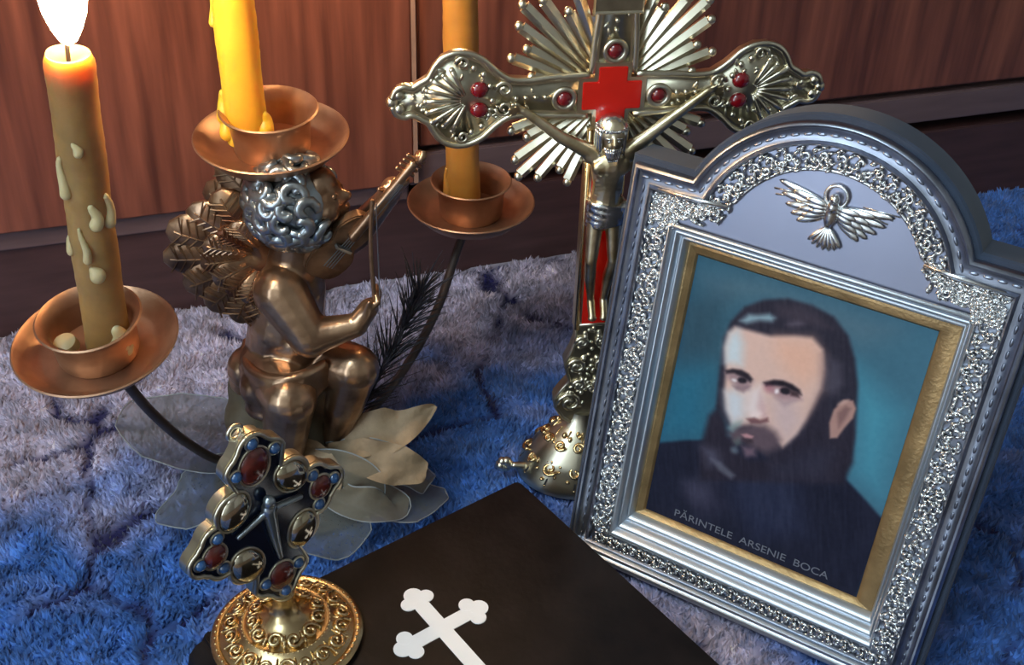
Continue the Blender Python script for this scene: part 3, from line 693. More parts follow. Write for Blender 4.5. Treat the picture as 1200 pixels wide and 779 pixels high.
wing('wing', (-13.4, 55.6, 15.6), [((-15.6, 55.0, 19.9), 1.10, BR_), ((-17.2, 55.0, 18.9), 1.10, B), ((-18.5, 54.9, 17.7), 1.17, BD), ((-18.9, 54.7, 15.9), 1.04, BD), ((-17.9, 54.5, 14.2), 1.10, BD), ((-16.7, 54.3, 13.0), 1.10, BD), ((-15.2, 54.1, 12.3), 1.04, BD), ((-13.9, 53.9, 12.5), 0.91, BR_)], BR_, 0,
     [((-13.2, 55.6, 15.4), (-14.6, 55.1, 17.8), 1.0), ((-13.6, 55.4, 15.2), (-15.4, 54.9, 16.0), 1.0), ((-13.6, 55.2, 14.8), (-14.4, 54.6, 13.6), .85)])
wing('wing', (-12.6, 57.6, 15.8), [((-14.6, 58.6, 20.6), 1.04, BD), ((-16.4, 58.8, 19.8), 1.04, BD), ((-17.4, 58.8, 18.0), 1.10, BD), ((-17.2, 58.6, 16.0), 1.10, BD), ((-16.0, 58.4, 14.0), 1.10, BD)], BD, 0,
     [((-12.4, 57.2, 15.6), (-14.0, 58.2, 18.0), .9), ((-12.6, 57.2, 15.2), (-14.6, 58.2, 16.0), .9)])
# violin and bow
va = Vector(L3((-10.3, 54.3, 16.0))); vb = Vector(L3((-5.1, 55.0, 22.5)))
vd = (vb - va).normalized(); vn = Vector((.45, -.80, -.1)); vn = (vn - vd * vn.dot(vd)).normalized(); vs = vd.cross(vn)
out = []
for k in range(48):
    a = 2 * PI * k / 48
    t = math.cos(a); wv = abs(math.sin(a))
    wdt = (1.28 - .25 * t) * (1 - .34 * math.exp(-((t - .08) / .22) ** 2))
    out.append((t * 2.3 + 1.6, math.copysign(1, math.sin(a)) * wdt * wv ** .6))
fr_ = [va + vd * t + vs * s + vn * .34 for t, s in out]; bk = [va + vd * t + vs * s - vn * .3 for t, s in out]
g = G(); n = len(out)
g.add(fr_ + bk, [tuple(range(n)), tuple(reversed(range(n, 2 * n)))] + [(i, n + i, n + (i + 1) % n, (i + 1) % n) for i in range(n)])
vio = g.build('violin', M['bronze_dark'], H, angle=40, fix=True, bevel=.08)
G().limb(va + vd * 2.6 + vn * .45, vb - vd * .6 + vn * .3, .3, .24, 10).build('neck', M['bronze'], vio)
g = G()
g.tube([vb + vd * (.25 * math.cos(q * .9) * (1 - q / 12)) + vn * (.3 + .28 * math.sin(q * .9) * (1 - q / 12)) for q in range(10)], .2, 8)
for k in range(4): g.limb(vb - vd * (.3 + .3 * k) - vs * .55 + vn * .2, vb - vd * (.3 + .3 * k) + vs * .55 + vn * .2, .1, .1, 8, 2)
g.build('scroll', M['bronze'], vio, angle=50)
g = G()
for k in range(4): g.tube([va + vd * .3 + vn * .5 + vs * (.18 * k - .27), va + vd * 6.6 + vn * .62 + vs * (.1 * k - .15)], .03, 5)
g.box(-.08, .08, -.5, .5, 0, .35, None)
for i in range(len(g.v) - 8, len(g.v)):
    p = g.v[i]; g.v[i] = tuple(va + vd * (1.7 + p[0]) + vs * p[1] + vn * (.3 + p[2]))
g.build('strings', M['pewter'], vio, angle=30)
bow = G().tube([L3(p) for p in spline([(-7.35, 53.0, 14.0), (-7.45, 53.1, 16.5), (-7.45, 53.2, 18.6), (-7.3, 53.3, 20.6)], 6)], .12, 8).build('bow', M['bronze_dark'], H)
G().box(-.02, .02, -.12, .12, 0, 6.3, Matrix.Translation(Vector(L3((-7.1, 53.1, 14.2))))).build('bow_hair', M['pewter'], bow)

# gauze leaves, ribbon, dried leaf, pine sprig
def sheet(name, m, parent, pts_u, pts_v_fn, nu=24, nv=10):
    v = []; f = []
    for i in range(nu):
        for j in range(nv):
            v.append(pts_v_fn(i / (nu - 1), j / (nv - 1)))
    for i in range(nu - 1):
        for j in range(nv - 1):
            f.append((i * nv + j, (i + 1) * nv + j, (i + 1) * nv + j + 1, i * nv + j + 1))
    g = G().add(v, f)
    return g.build(name, m, parent, angle=0)
def leaf(name, m, spine, widths, updir, curl=0.3, wav=0.15, edge=True, seed=0, nu=28, nv=11):
    sp = spline([L3(p) for p in spine], 10); n = len(sp)
    def pos(u, w):
        k = min(n - 1, int(u * (n - 1))); k2 = min(n - 1, k + 1); fr = u * (n - 1) - k
        p = sp[k].lerp(sp[k2], fr); d = (sp[min(n - 1, k + 1)] - sp[max(0, k - 1)]).normalized()
        x = d.cross(Vector(updir)).normalized(); y = x.cross(d)
        wq = np.interp(u, [a for a, _ in widths], [b for _, b in widths])
        s = (w * 2 - 1)
        return p + x * s * wq + y * (curl * s * s * wq + wav * math.sin(u * 17 + seed + s * 2) * abs(s))
    v = []; f = []
    for i in range(nu):
        for j in range(nv): v.append(pos(i / (nu - 1), j / (nv - 1)))
    for i in range(nu - 1):
        for j in range(nv - 1): f.append((i * nv + j, (i + 1) * nv + j, (i + 1) * nv + j + 1, i * nv + j + 1))
    o = G().add(v, f).build(name, m, H, angle=0)
    if edge:
        G().tube([pos(i / 40, 0) for i in range(41)] + [pos(1 - i / 40, 1) for i in range(1, 41)], .04, 6).build('wired_edge', M['gauze_edge'], o)
    return o
Z = (0, 0, 1)
leaf('gauze_leaf', M['gauze'], [(-13.5, 54.5, 2.0), (-17, 55.0, 2.6), (-20.5, 56.8, 2.2), (-24.2, 60.0, 1.6)], [(0, 1.2), (.3, 3.0), (.6, 3.5), (.85, 2.4), (1, .15)], Z, .1, .12)
leaf('gauze_leaf', M['gauze'], [(-14, 53.5, 2.2), (-16.2, 52, 2.4), (-18.4, 50.8, 1.6), (-20.4, 50.4, .6)], [(0, 1.0), (.35, 2.4), (.7, 2.2), (1, .1)], Z, .1, .1, seed=2)
leaf('gauze_leaf', M['gauze'], [(-11.2, 53.8, 2.2), (-8.6, 52.8, 2.2), (-6.0, 52.2, 1.4), (-3.6, 53.4, .7)], [(0, 1.0), (.35, 2.6), (.7, 2.4), (1, .3)], Z, .15, .15, seed=4)
leaf('gauze_leaf', M['gauze'], [(-12.4, 52.6, 2.0), (-10.6, 50.4, 1.8), (-9.6, 48.9, 1.2), (-9.0, 47.9, .5)], [(0, 1.0), (.4, 2.3), (.75, 2.0), (1, .2)], Z, .1, .12, seed=5)
leaf('ribbon', M['ribbon'], [(-11.8, 53, 3.0), (-9.8, 51.6, 4.2), (-8.2, 51.2, 3.4), (-8.4, 51.6, 2.0), (-10.4, 52.4, 2.2)], [(0, .9), (.5, 1.1), (1, .9)], (0, -1, .3), .0, .1, edge=True, seed=6)
leaf('ribbon', M['ribbon'], [(-11.2, 52.6, 2.6), (-9.4, 50.2, 3.0), (-7.6, 49.9, 2.8), (-6.4, 50.9, 1.9), (-7.6, 52.0, 1.7)], [(0, .8), (.5, 1.0), (1, .8)], (0, -.6, 1), .0, .15, edge=True, seed=8)
leaf('ribbon', M['ribbon'], [(-10.5, 53.0, 3.8), (-7.9, 52.4, 4.4), (-5.8, 52.6, 3.0), (-4.6, 53.2, 1.5)], [(0, .7), (.5, 1.1), (1, .6)], (0, -1, .6), .1, .2, edge=True, seed=9)
leaf('dried_leaf', M['lace'], [(-10.6, 53.2, 4.4), (-8.4, 53.0, 5.3), (-6.2, 53.4, 5.7), (-4.3, 54.6, 6.4)], [(0, .4), (.25, 1.2), (.55, 1.35), (.8, .7), (1, .12)], (0, -.75, .65), .25, .3, edge=False, seed=1)
leaf('dried_leaf', M['lace'], [(-10.4, 52.8, 4.2), (-8.2, 52.0, 4.5), (-6.4, 51.8, 4.2), (-4.7, 52.2, 3.4)], [(0, .4), (.3, 1.1), (.7, 1.2), (1, .5)], (0, -.8, .6), .2, .25, edge=False, seed=3)
leaf('dried_leaf', M['lace'], [(-12.6, 53.2, 4.0), (-11.4, 52.0, 4.4), (-10.4, 51.2, 3.8), (-9.8, 50.8, 2.8)], [(0, .3), (.3, 1.0), (.7, 1.0), (1, .2)], (0, -.6, .8), .2, .2, edge=False, seed=7)
g = G(); rr_ = random.Random(5)
tw = spline([L3((-10.6, 56.0, 2.4)), L3((-8.6, 57.4, 5.0)), L3((-6.8, 59.2, 8.0)), L3((-5.6, 60.8, 10.4))], 10)
g.tube(tw, [.16] * 20 + [.1] * (len(tw) - 20), 6)
for i in range(230):
    k = rr_.randrange(3, len(tw) - 1); p = tw[k]; d = (tw[k + 1] - tw[k - 1]).normalized(); x, y, _ = basis(d); a = rr_.uniform(0, 2 * PI)
    q = p + (d * rr_.uniform(.5, 1.1) + (x * math.cos(a) + y * math.sin(a)) * rr_.uniform(.35, .85)) * rr_.uniform(1.8, 3.4)
    g.tube([p, p.lerp(q, .5) + Vector((0, 0, .1)), q], [.055, .045, .015], 4)
tag(g.build('pine_sprig', M['needle'], H, angle=0), kind='stuff')

# ------------------------------------------------------------------ candles
def candle(label, base, top, r, m, drips, seed, fl=1.0):
    base = Vector(base); top = Vector(top); ax = (top - base); Ln = ax.length
    q = Vector((0, 0, 1)).rotation_difference(ax).to_matrix()
    t = thing('candle', label, 'candle', base, q, 'tapered beeswax candles in the copper cups')
    rr = random.Random(seed)
    rings = []; n = 28; k = 44
    for j in range(k + 1):
        z = Ln * j / k
        ring = []
        for i in range(n):
            a = 2 * PI * i / n
            w = 1 + .025 * math.sin(3 * a + z * .35 + seed) + .02 * math.sin(z * 1.3 + a * 2) + .015 * rr.uniform(-1, 1)
            rad_ = r * w * (1 - .03 * j / k)
            if j >= k - 1: rad_ *= (.97 if j == k - 1 else .86)
            ring.append(Vector((rad_ * math.cos(a), rad_ * math.sin(a), z)))
        rings.append(ring)
    for dz, sc in ((-.15, .62), (-.32, .3), (-.36, .08)):
        rings.append([Vector((r * sc * math.cos(2 * PI * i / n), r * sc * math.sin(2 * PI * i / n), Ln + dz)) for i in range(n)])
    g = G(); loops_mesh(g, rings); g.f.append(tuple(reversed(range(n)))); g.f.append(tuple(range(len(g.v) - n, len(g.v))))
    g.build('wax_body', m, t, angle=60)
    for (a, z, ln, w) in drips:
        a = math.radians(a); c = Vector((math.cos(a), math.sin(a), 0)); g = G(); sd = Vector((-c.y, c.x, 0))
        for kk in range(13):
            s = kk / 12
            g.ball(c * (r * .97 + .05 * s) + sd * .12 * math.sin(s * 4 + a) + Vector((0, 0, z - ln * s)), (w * (.55 + .5 * s), w * (.55 + .5 * s), w * (.7 + .4 * s)), 10, 8)
        g.blob('wax_drip', M['wax_drip'] if m is M['wax_o'] else m, t, .09, 2)
    G().tube([(0, 0, Ln - .6), (0.02, 0, Ln + .25), (.12, .02, Ln + .7), (.28, .05, Ln + .95)], [.11, .10, .11, .12], 8).build('wick', M['wick'], t)
    prof = [(.02, .35), (.36, .6), (.62, 1.1), (.86, 1.8), (1.0, 2.6), (1.0, 3.3), (.84, 4.2), (.55, 5.2), (.28, 6.0), (.10, 6.6), (.02, 6.9)]
    G().lathe([(a * fl, Ln + .35 + (b - .35) * fl) for a, b in prof], 24, (0.12, 0, 0)).build('flame', M['flame'], t, angle=0)
    return t
candle('burning candle in dim-lit olive-brown with wax drips in the copper cup nearest the jewelled cross', (-19.95, 47.75, 15.05), (-18.85, 46.9, 30.55), 1.06, M['wax_o'],
       [(-60, 8.6, .9, .32), (-20, 8.9, 1.3, .30), (-75, 5.2, .3, .36), (-130, 10.8, 1.6, .28), (-40, 1.5, .9, .5), (-80, 11.8, .4, .22), (-150, 6.6, .7, .22), (-95, 7.4, 1.6, .22), (-30, .9, .6, .5)], 1)
G().lathe([(.05, 0), (.5, .05), (.62, .3), (.55, .75), (.3, .9), (.05, .92)], 18).build('wax_lump', M['wax_drip'], None)
lump = bpy.data.objects['wax_lump']; lump.location = (-0.2170, 0.4715, 0.1498); lump.rotation_euler = (.25, -.2, .4)
tag(lump, 'small lump of cooled wax lying in the copper cup beside the burning candle', 'wax')
candle('burning candle in flame-lit yellow in the copper cup above the cherub', (-14.1, 56.6, 22.1), (-14.1, 56.5, 33.2), 1.06, M['wax_y'],
       [(175, 7.6, 1.3, .26), (190, 2.6, 1.2, .40), (-15, 1.5, .7, .45), (205, 1.4, .8, .4)], 2)
candle('burning candle in dim-lit brown standing in the copper cup behind the crucifix arm', (-3.35, 66.75, 13.1), (-3.75, 66.7, 31.0), 1.05, M['wax_b'],
       [(200, 2.6, 1.6, .3), (230, 9, 1.2, .25)], 3, .6)

# ------------------------------------------------------------------ book
BK = thing('book', 'black leather book with a white budded cross on its cover', 'book', (-7.13, 46.12, 0), rotz(38.1))
def rrect(x0, x1, y0, y1, r, n=5):
    o = []
    for cx, cy, a0 in ((x1 - r, y1 - r, 0), (x0 + r, y1 - r, 90), (x0 + r, y0 + r, 180), (x1 - r, y0 + r, 270)):
        for k in range(n + 1):
            a = math.radians(a0 + 90 * k / n); o.append((cx + r * math.cos(a), cy + r * math.sin(a)))
    return o
G().flatprism(rrect(-9.9, 9.9, -27, 0, .35), 2.62, 3.0).build('front_cover', M['leather'], BK, bevel=.09)
G().flatprism(rrect(-9.9, 9.9, -27, 0, .35), 0, .35).build('back_cover', M['leather'], BK, bevel=.09)
G().flatprism(rrect(-9.5, 9.5, -26.6, -.4, .2), .33, 2.64).build('page_block', M['paper'], BK)
g = G(); rings = []
for k in range(9):
    a = math.radians(90 + 180 * k / 8)
    rings.append([Vector((-9.6 + .55 * math.cos(a), y, 1.5 + 1.5 * math.sin(a))) for y in (-27, -18, -9, 0)])
loops_mesh(g, rings, False)
g.tube([(-9.75, -26.9, 1.5), (-9.75, -.1, 1.5)], 1.2, 12)
g.build('spine', M['leather'], BK, angle=60)
g = G()
def disc(g, cx, cy, r, z0, z1, n=20): g.flatprism([(cx + r * math.cos(2 * PI * k / n), cy + r * math.sin(2 * PI * k / n)) for k in range(n)], z0, z1)
z0_, z1_ = 2.98, 3.05
cy0 = -6.65
g.flatprism([(-.42, cy0 - 6.4), (.42, cy0 - 6.4), (.42, cy0 - .42), (2.0, cy0 - .42), (2.0, cy0 + .42), (.42, cy0 + .42), (.42, cy0 + 2.3), (-.42, cy0 + 2.3), (-.42, cy0 + .42), (-2.0, cy0 + .42), (-2.0, cy0 - .42), (-.42, cy0 - .42)], z0_, z1_)
for (ex, ey, dx, dy) in ((0, cy0 + 2.3, 0, 1), (1.95, cy0, 1, 0), (-1.95, cy0, -1, 0), (0, cy0 - 6.4, 0, -1)):
    disc(g, ex + dx * .35, ey + dy * .35, .50, z0_, z1_ + .002)
    disc(g, ex + dy * .52 - dx * .05, ey + dx * .52 - dy * .05, .42, z0_, z1_ + .004); disc(g, ex - dy * .52 - dx * .05, ey - dx * .52 - dy * .05, .42, z0_, z1_ + .006)
tag(g.build('cover_cross', M['white'], BK, angle=20), 'white budded cross printed on the cover')

# ------------------------------------------------------------------ jewelled cross on a round brass foot
JC = (-10.68, 40.09, 3.05)
J = thing('jewelled_cross', 'blue enamelled cross set with garnets on a round embossed brass foot upon the book', 'cross', JC, rotz(0))
foot = G().lathe([(3.5, 0), (3.72, .08), (3.76, .3), (3.6, .48), (3.42, .5), (3.3, .42), (3.15, .5), (2.3, 1.0), (2.15, 1.14), (2.0, 1.1), (1.3, 1.45), (.85, 1.62), (.62, 1.95), (.5, 2.6), (.55, 3.0), (.3, 3.2)], 72).build('foot', M['gold'], J, angle=50)
g = G(); rr_ = random.Random(9)
def curl(g, c, ex, ey, ez, r, turns, th, flip=1):
    n = 14
    g.tube([c + (ex * math.cos(flip * turns * 2 * PI * k / n) + ey * math.sin(flip * turns * 2 * PI * k / n)) * r * (1 - .8 * k / n) + ez * .02 for k in range(n + 1)], [th] * n + [th * 1.5], 6)
for ring_r, z, nn, r in ((2.75, .80, 18, .42), (1.62, 1.38, 11, .40)):
    for k in range(nn):
        a = 2 * PI * k / nn; er = Vector((math.cos(a), math.sin(a), -.45)).normalized(); et = Vector((-math.sin(a), math.cos(a), 0))
        c = Vector((ring_r * math.cos(a), ring_r * math.sin(a), z))
        curl(g, c, et, er, er.cross(et), r, 1.3, .11, 1 if k % 2 else -1)
        a2 = a + PI / nn
        g.limb(Vector((ring_r * .86 * math.cos(a2), ring_r * .86 * math.sin(a2), z + .16)), Vector((ring_r * 1.14 * math.cos(a2), ring_r * 1.14 * math.sin(a2), z - .14)), .05, .09, 6, 2)
        g.ball((ring_r * math.cos(a2), ring_r * math.sin(a2), z), (.12, .12, .1), 8, 6)
for k in range(56):
    a = 2 * PI * k / 56; g.ball((3.5 * math.cos(a), 3.5 * math.sin(a), .47), .09, 6, 4); g.ball((2.16 * math.cos(a), 2.16 * math.sin(a), 1.12), .06, 6, 4)
g.build('embossed_scrolls', M['gold'], foot, angle=0)
Jr = Matrix.Rotation(math.radians(46), 4, 'Z') @ Matrix.Rotation(math.radians(-5), 4, 'Y')
JZ = 8.45
def polar(shapes, n=200, grow=0.0):
    out = []
    for k in range(n):
        a = 2 * PI * k / n; dx, dy = math.cos(a), math.sin(a); best = .1
        for cx, cy, r in shapes:
            r = r + grow; b = dx * cx + dy * cy; disc_ = b * b - (cx * cx + cy * cy - r * r)
            if disc_ > 0: best = max(best, b + math.sqrt(disc_))
        out.append((dx * best, dy * best))
    return out
shp = [(0, 0, 2.0)]
def arm_sh(dx, dy, ln):
    s = []
    px, py = -dy, dx
    for t in np.linspace(.5, ln - 1.5, 6): s.append((dx * t, dy * t, 1.2))
    s += [(dx * (ln - .75), dy * (ln - .75), .75)]
    for q in (1, -1): s.append((dx * (ln - 1.55) + px * .72 * q, dy * (ln - 1.55) + py * .72 * q, .78))
    return s
shp += arm_sh(1, 0, 4.05) + arm_sh(-1, 0, 4.05) + arm_sh(0, 1, 5.0) + arm_sh(0, -1, 5.0)
for sx_, sy_ in ((-1, 1), (1, 1), (-1, -1), (1, -1)): shp.append((sx_ * 1.45, sy_ * 1.65, .95))
class GT(G):
    """adds shapes through a transform"""
    def __init__(s, T): super().__init__(); s.T = T
    def add(s, v, f): return super().add([s.T @ Vector(p) for p in v], f)
JT = Matrix.Translation((-.36, -.36, JZ)) @ Jr @ Matrix.Scale(1.07, 4)
plate = GT(JT).prism(polar(shp), -.30, .30).build('cross_plate', M['brass'], J, angle=30, bevel=.06)
GT(JT).prism(polar(shp, grow=-.17), -.36, -.28).build('enamel_face', M['enamel'], plate, angle=30)
GT(JT).tube([(x, -.36, z) for x, z in polar(shp, grow=-.09)], .11, 6, closed=True).build('rim', M['brass'], plate, angle=0)
def cab(x, z, rx, rz, m, h=.3, name='cabochon', rot=0, bez=M['brass']):
    Rm = Matrix.Rotation(math.radians(rot), 3, 'Y')
    o = GT(JT).ball((x, -.36, z), (rx, h, rz), 16, 10, M=Rm).build(name, m, plate, angle=0)
    if bez: 
        b_ = GT(JT).tube([Vector((x, -.38, z)) + Rm @ Vector((rx * 1.06 * math.cos(2 * PI * k / 24), 0, rz * 1.06 * math.sin(2 * PI * k / 24))) for k in range(24)], .06, 6, closed=True).build('bezel', bez, plate, angle=0)
cab(-.1, 3.3, .72, .92, M['garnet'], rot=12); cab(0, -3.55, .66, .80, M['garnet']); cab(-2.75, 0, .55, .62, M['garnet']); cab(2.75, 0, .55, .62, M['garnet'])
for x, z, rx, rz, ro in ((-1.45, 1.65, .72, .92, 30), (1.45, 1.65, .72, .92, -30), (-1.45, -1.65, .75, 1.0, -20), (1.45, -1.65, .72, .95, 20)):
    cab(x, z, rx, rz, M['boss'], h=.42, name='gilt_boss', rot=ro)
for x, z in ((-1.0, 3.35), (.95, 3.6), (0, 4.5), (-2.45, .85), (-3.45, .05), (-2.5, -.9), (2.45, .9), (3.45, 0), (2.5, -.9), (-.85, -3.4), (.9, -3.45), (0, -4.55)):
    cab(x, z, .27, .27, M['bluegem'], h=.3, name='blue_bead')
g = GT(JT)
g.limb((0, -.6, .9), (0, -.55, -.7), .34, .24, 8, 3); g.limb((0, -.55, -.7), (.05, -.55, -2.2), .24, .13, 8, 3)
g.limb((-.05, -.6, .8), (-1.6, -.55, .35), .17, .12, 8, 3); g.limb((.05, -.6, .8), (1.6, -.55, .35), .17, .12, 8, 3)
g.ball((0.03, -.7, 1.35), (.28, .28, .33)); 
g.blob('small_corpus', M['pewter'], plate, .06, 2)
lp = GT(JT).tube([(-.4 + .32 * math.cos(2 * PI * k / 20), 0, 5.15 + .32 * math.sin(2 * PI * k / 20)) for k in range(20)], .11, 8, closed=True).build('hanging_loop', M['brass'], plate, angle=0)

# ------------------------------------------------------------------ standing crucifix
CX = thing('crucifix', 'silvered brass standing crucifix with sunburst rays and red enamel behind the portrait frame', 'crucifix', (4.55, 57.0, 0), rotz(10))
CZ = 25.3
base = G().lathe([(3.7, -.1), (3.95, .1), (3.9, .5), (3.6, .9), (3.35, 1.5), (2.9, 2.2), (2.2, 3.0), (1.4, 3.7), (1.0, 4.2), (.9, 4.7)], 56, sy=.8).build('foot', M['brass'], CX, angle=50)
g = G()
for k in range(12):
    a = 2 * PI * (k + .5) / 12
    for rr0, zz, rc in ((3.25, 1.65, .5), (2.25, 2.95, .38)):
        er = Vector((math.cos(a), math.sin(a) * .8, -.6)).normalized(); et = Vector((-math.sin(a), math.cos(a), 0))
        curl(g, Vector((rr0 * math.cos(a), rr0 * math.sin(a) * .8, zz)), et, er, er.cross(et), rc, 1.3, .11, 1 if k % 2 else -1)
    g.limb(Vector((3.75 * math.cos(a), 3.75 * .8 * math.sin(a), .6)), Vector((1.5 * math.cos(a + .1), 1.5 * .8 * math.sin(a + .1), 3.7)), .10, .06, 6, 3)
rk = random.Random(8)
for k in range(90):
    a = rk.uniform(0, 2 * PI); t_ = rk.uniform(0, 1); rr0 = 3.7 - 2.2 * t_; zz = .9 + 2.75 * t_
    g.ball((rr0 * math.cos(a), rr0 * .8 * math.sin(a), zz), (rk.uniform(.1, .26), rk.uniform(.1, .2), rk.uniform(.1, .22)), 8, 6, M=Matrix.Rotation(a, 3, 'Z'))
g.build('scroll_relief', M['gold'], base, angle=0)
for s in (1, -1):
    g = G(); g.limb((s * 3.5, -.3, .7), (s * 4.4, -.3, .85), .28, .2, 10)
    for k in range(7):
        a = 2 * PI * k / 6; g.ball((s * 4.85 + (.26 * math.cos(a) if k < 6 else .25 * s), -.3 + (.1 if k < 6 else 0), .9 + (.26 * math.sin(a) if k < 6 else 0)), .3, 10, 8)
    g.build('bud_finial', M['brass'], CX, angle=0)
def mirror_outline(half):
    return [(x, z) for x, z in half] + [(-x, z) for x, z in reversed(half)]
low = mirror_outline([(.85, 4.0), (1.45, 4.5), (1.95, 5.3), (2.0, 6.0), (1.55, 6.7), (1.15, 7.2), (1.35, 7.8), (1.5, 8.6), (1.15, 9.4), (.95, 10.2), (1.0, 11.2)])
lp_ = G().prism(low, -.45, .45).build('lower_stem', M['brass_dark'], CX, angle=35, bevel=.1)
g = G()
for z, r in ((5.6, .75), (8.3, .55), (10.0, .4), (6.9, .4)):
    for s in (1, -1):
        curl(g, Vector((s * .85 * r / .6, -.5, z)), Vector((s, 0, 0)), Vector((0, 0, 1)), Vector((0, -1, 0)), r, 1.4, .13, 1)
        g.ball((s * .4, -.5, z + r), .16, 8, 6)
g.tube([(x * .97, -.42, z) for x, z in low], .12, 6, closed=True)
rk = random.Random(18)
for k in range(60):
    z = rk.uniform(4.3, 11); w_ = np.interp(z, [4, 5.5, 6.9, 8.5, 10, 11.2], [.7, 1.7, 1.0, 1.3, .8, .8]); x = rk.uniform(-w_, w_)
    g.ball((x, -.45, z), (rk.uniform(.12, .28), .12, rk.uniform(.08, .14)), 8, 6, M=Matrix.Rotation(rk.uniform(0, 3.1), 3, 'Y'))
g.build('scroll_relief', M['brass'], lp_, angle=0)
sh = G().prism([(-1.05, 10.8), (1.05, 10.8), (1.1, 23.6), (-1.1, 23.6)], -.4, .4).build('shaft', M['brass'], CX, angle=30, bevel=.08)
G().prism([(-.68, 11.3), (.68, 11.3), (.7, 23.0), (-.7, 23.0)], -.45, -.38).build('red_inlay', M['red'], sh, angle=30)
for s in (1, -1): G().tube([(s * .92, -.42, 10.9), (s * .96, -.42, 23.4)], .14, 8).build('edge_rail', M['gold'], sh, angle=0)
half = [(1.2, 1.1), (3.2, 1.02), (4.3, .92), (5.2, 1.0), (5.9, 1.45), (6.6, 2.1), (7.3, 2.42), (8.0, 2.45), (8.6, 2.2), (9.0, 1.75), (9.3, 1.2), (9.7, .95), (10.1, .72), (10.5, .8), (10.9, .62), (11.1, .2)]
def cross_arm(ang):
    T = Matrix.Translation((0, 0, CZ)) @ Matrix.Rotation(math.radians(-ang), 4, 'Y')
    o2 = [(s, -t) for s, t in half] + [(s, t) for s, t in reversed(half)]
    a = GT(T).prism(o2, -.35, .35).build('cross_arm', M['brass'], CX, angle=35, bevel=.08)
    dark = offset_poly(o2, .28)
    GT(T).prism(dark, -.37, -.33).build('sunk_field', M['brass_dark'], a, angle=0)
    sm = [(p.x, 0, p.y) for p in spline([(s, -t, 0) for s, t in half], 4)]
    sm2 = [(p.x, 0, p.y) for p in spline([(s, t, 0) for s, t in half], 4)]
    g = GT(T)
    for p in (sm, sm2): g.tube([(q[0], -.38, q[2]) for q in p], .17, 8)
    g.build('rim_scroll', M['brass'], a, angle=0)
    g = GT(T)
    for k in range(9):
        q = math.radians(-64 + 16 * k); ln = 2.1 if abs(k - 4) < 3 else 1.8
        p0 = Vector((7.35, -.42, 0)); p1 = p0 + Vector((math.cos(q) * ln, 0, math.sin(q) * ln))
        g.limb(p0 + (p1 - p0) * .18, p1, .07, .15, 8, 3)
    for k in range(7):
        q = math.radians(100 + 26 * k); g.ball((7.35 + 1.55 * math.cos(q) * .8, -.42, 1.75 * math.sin(q)), .17, 8, 6)
    for s in (1, -1):
        curl(g, Vector((5.5, -.4, s * .5)), Vector((1, 0, 0)), Vector((0, 0, s)), Vector((0, -1, 0)), .45, 1.3, .1)
        curl(g, Vector((7.6, -.42, s * 1.95)), Vector((1, 0, 0)), Vector((0, 0, s)), Vector((0, -1, 0)), .36, 1.2, .1)
        g.ball((10.75, -.3, s * .38), .3, 8, 6)
    for k in range(4): g.ball((3.4 + .5 * k, -.4, 0), .14, 8, 6)
    rk = random.Random(5 + ang)
    for k in range(60):                                   # small leaves covering the sunk ground
        s_ = rk.uniform(3.2, 10.2); lim = np.interp(s_, [a for a, _ in half], [b for _, b in half]) - .35; t_ = rk.uniform(-lim, lim)
        if 6.2 < s_ < 9.3 and abs(t_) < 1.0: continue
        if s_ < 6 and abs(t_) < .3: continue
        g.ball((s_, -.38, t_), (rk.uniform(.12, .26), .1, rk.uniform(.07, .12)), 8, 6, M=Matrix.Rotation(rk.uniform(0, 3.1), 3, 'Y'))
    g.ball((11.1, -.25, 0), .32, 8, 6)
    g.build('shell_relief', M['brass'], a, angle=0)
    for s in (1, -1):
        o = GT(T).ball((6.75, -.42, s * .55), (.48, .32, .42), 12, 8).build('red_stone', M['ruby'], a, angle=0)
    return a
for ang in (0, 90, 180): cross_arm(ang)
# central medallion: red enamel cross and three stones in collars
def plus(a, b): return [(-a, -b), (-b, -b), (-b, -a), (b, -a), (b, -b), (a, -b), (a, b), (b, b), (b, a), (-b, a), (-b, b), (-a, b)]
G().prism([(x, z + CZ) for x, z in plus(1.75, .95)], -.42, .3).build('centre_plate', M['brass'], CX, angle=30)
G().prism([(x, z + CZ) for x, z in plus(1.52, .74)], -.52, -.38).build('red_enamel_cross', M['red'], CX, angle=30, bevel=.04)
for x, z in ((-2.45, CZ - .1), (2.45, CZ - .1), (0, CZ + 2.35)):
    c = G().tube([(x + .52 * math.cos(2 * PI * k / 24), -.45, z + .52 * math.sin(2 * PI * k / 24)) for k in range(24)], .16, 8, closed=True).build('collar', M['brass'], CX, angle=0)
    G().ball((x, -.42, z), (.4, .3, .4), 14, 10).build('red_stone', M['ruby'], c, angle=0)
# sunburst, ray by ray
lens_ = [4.3, 5.5, 4.9, 6.1, 6.6, 6.0, 5.0, 5.5, 4.2]
for q in range(4):
    for k in range(9):
        a = math.radians(q * 90 + 13 + 8 * k); dx, dz = math.cos(a), math.sin(a); px, pz = -dz, dx
        L0, L1 = 1.5, lens_[k] * (1.0 if q < 2 else .98)
        v = []
        for t, w in ((L0, .09), (min(4.2, L1 - .5), .29), (L1 - .15, .30)):
            for sx_, yy in ((-1, .12), (-1, -.02), (0, -.2), (1, -.02), (1, .12)):
                v.append((dx * t + px * w * sx_, yy, CZ + dz * t + pz * w * sx_))
        g = G().add(v, [(o + i, o + (i + 1) % 5, o + 5 + (i + 1) % 5, o + 5 + i) for o in (0, 5) for i in range(5)] + [(0, 4, 3, 2, 1), (10, 11, 12, 13, 14)])
        g.ball((dx * L1, -.03, CZ + dz * L1), .25, 10, 6)
        g.build('sun_ray', M['brass'], CX, angle=35, fix=True)
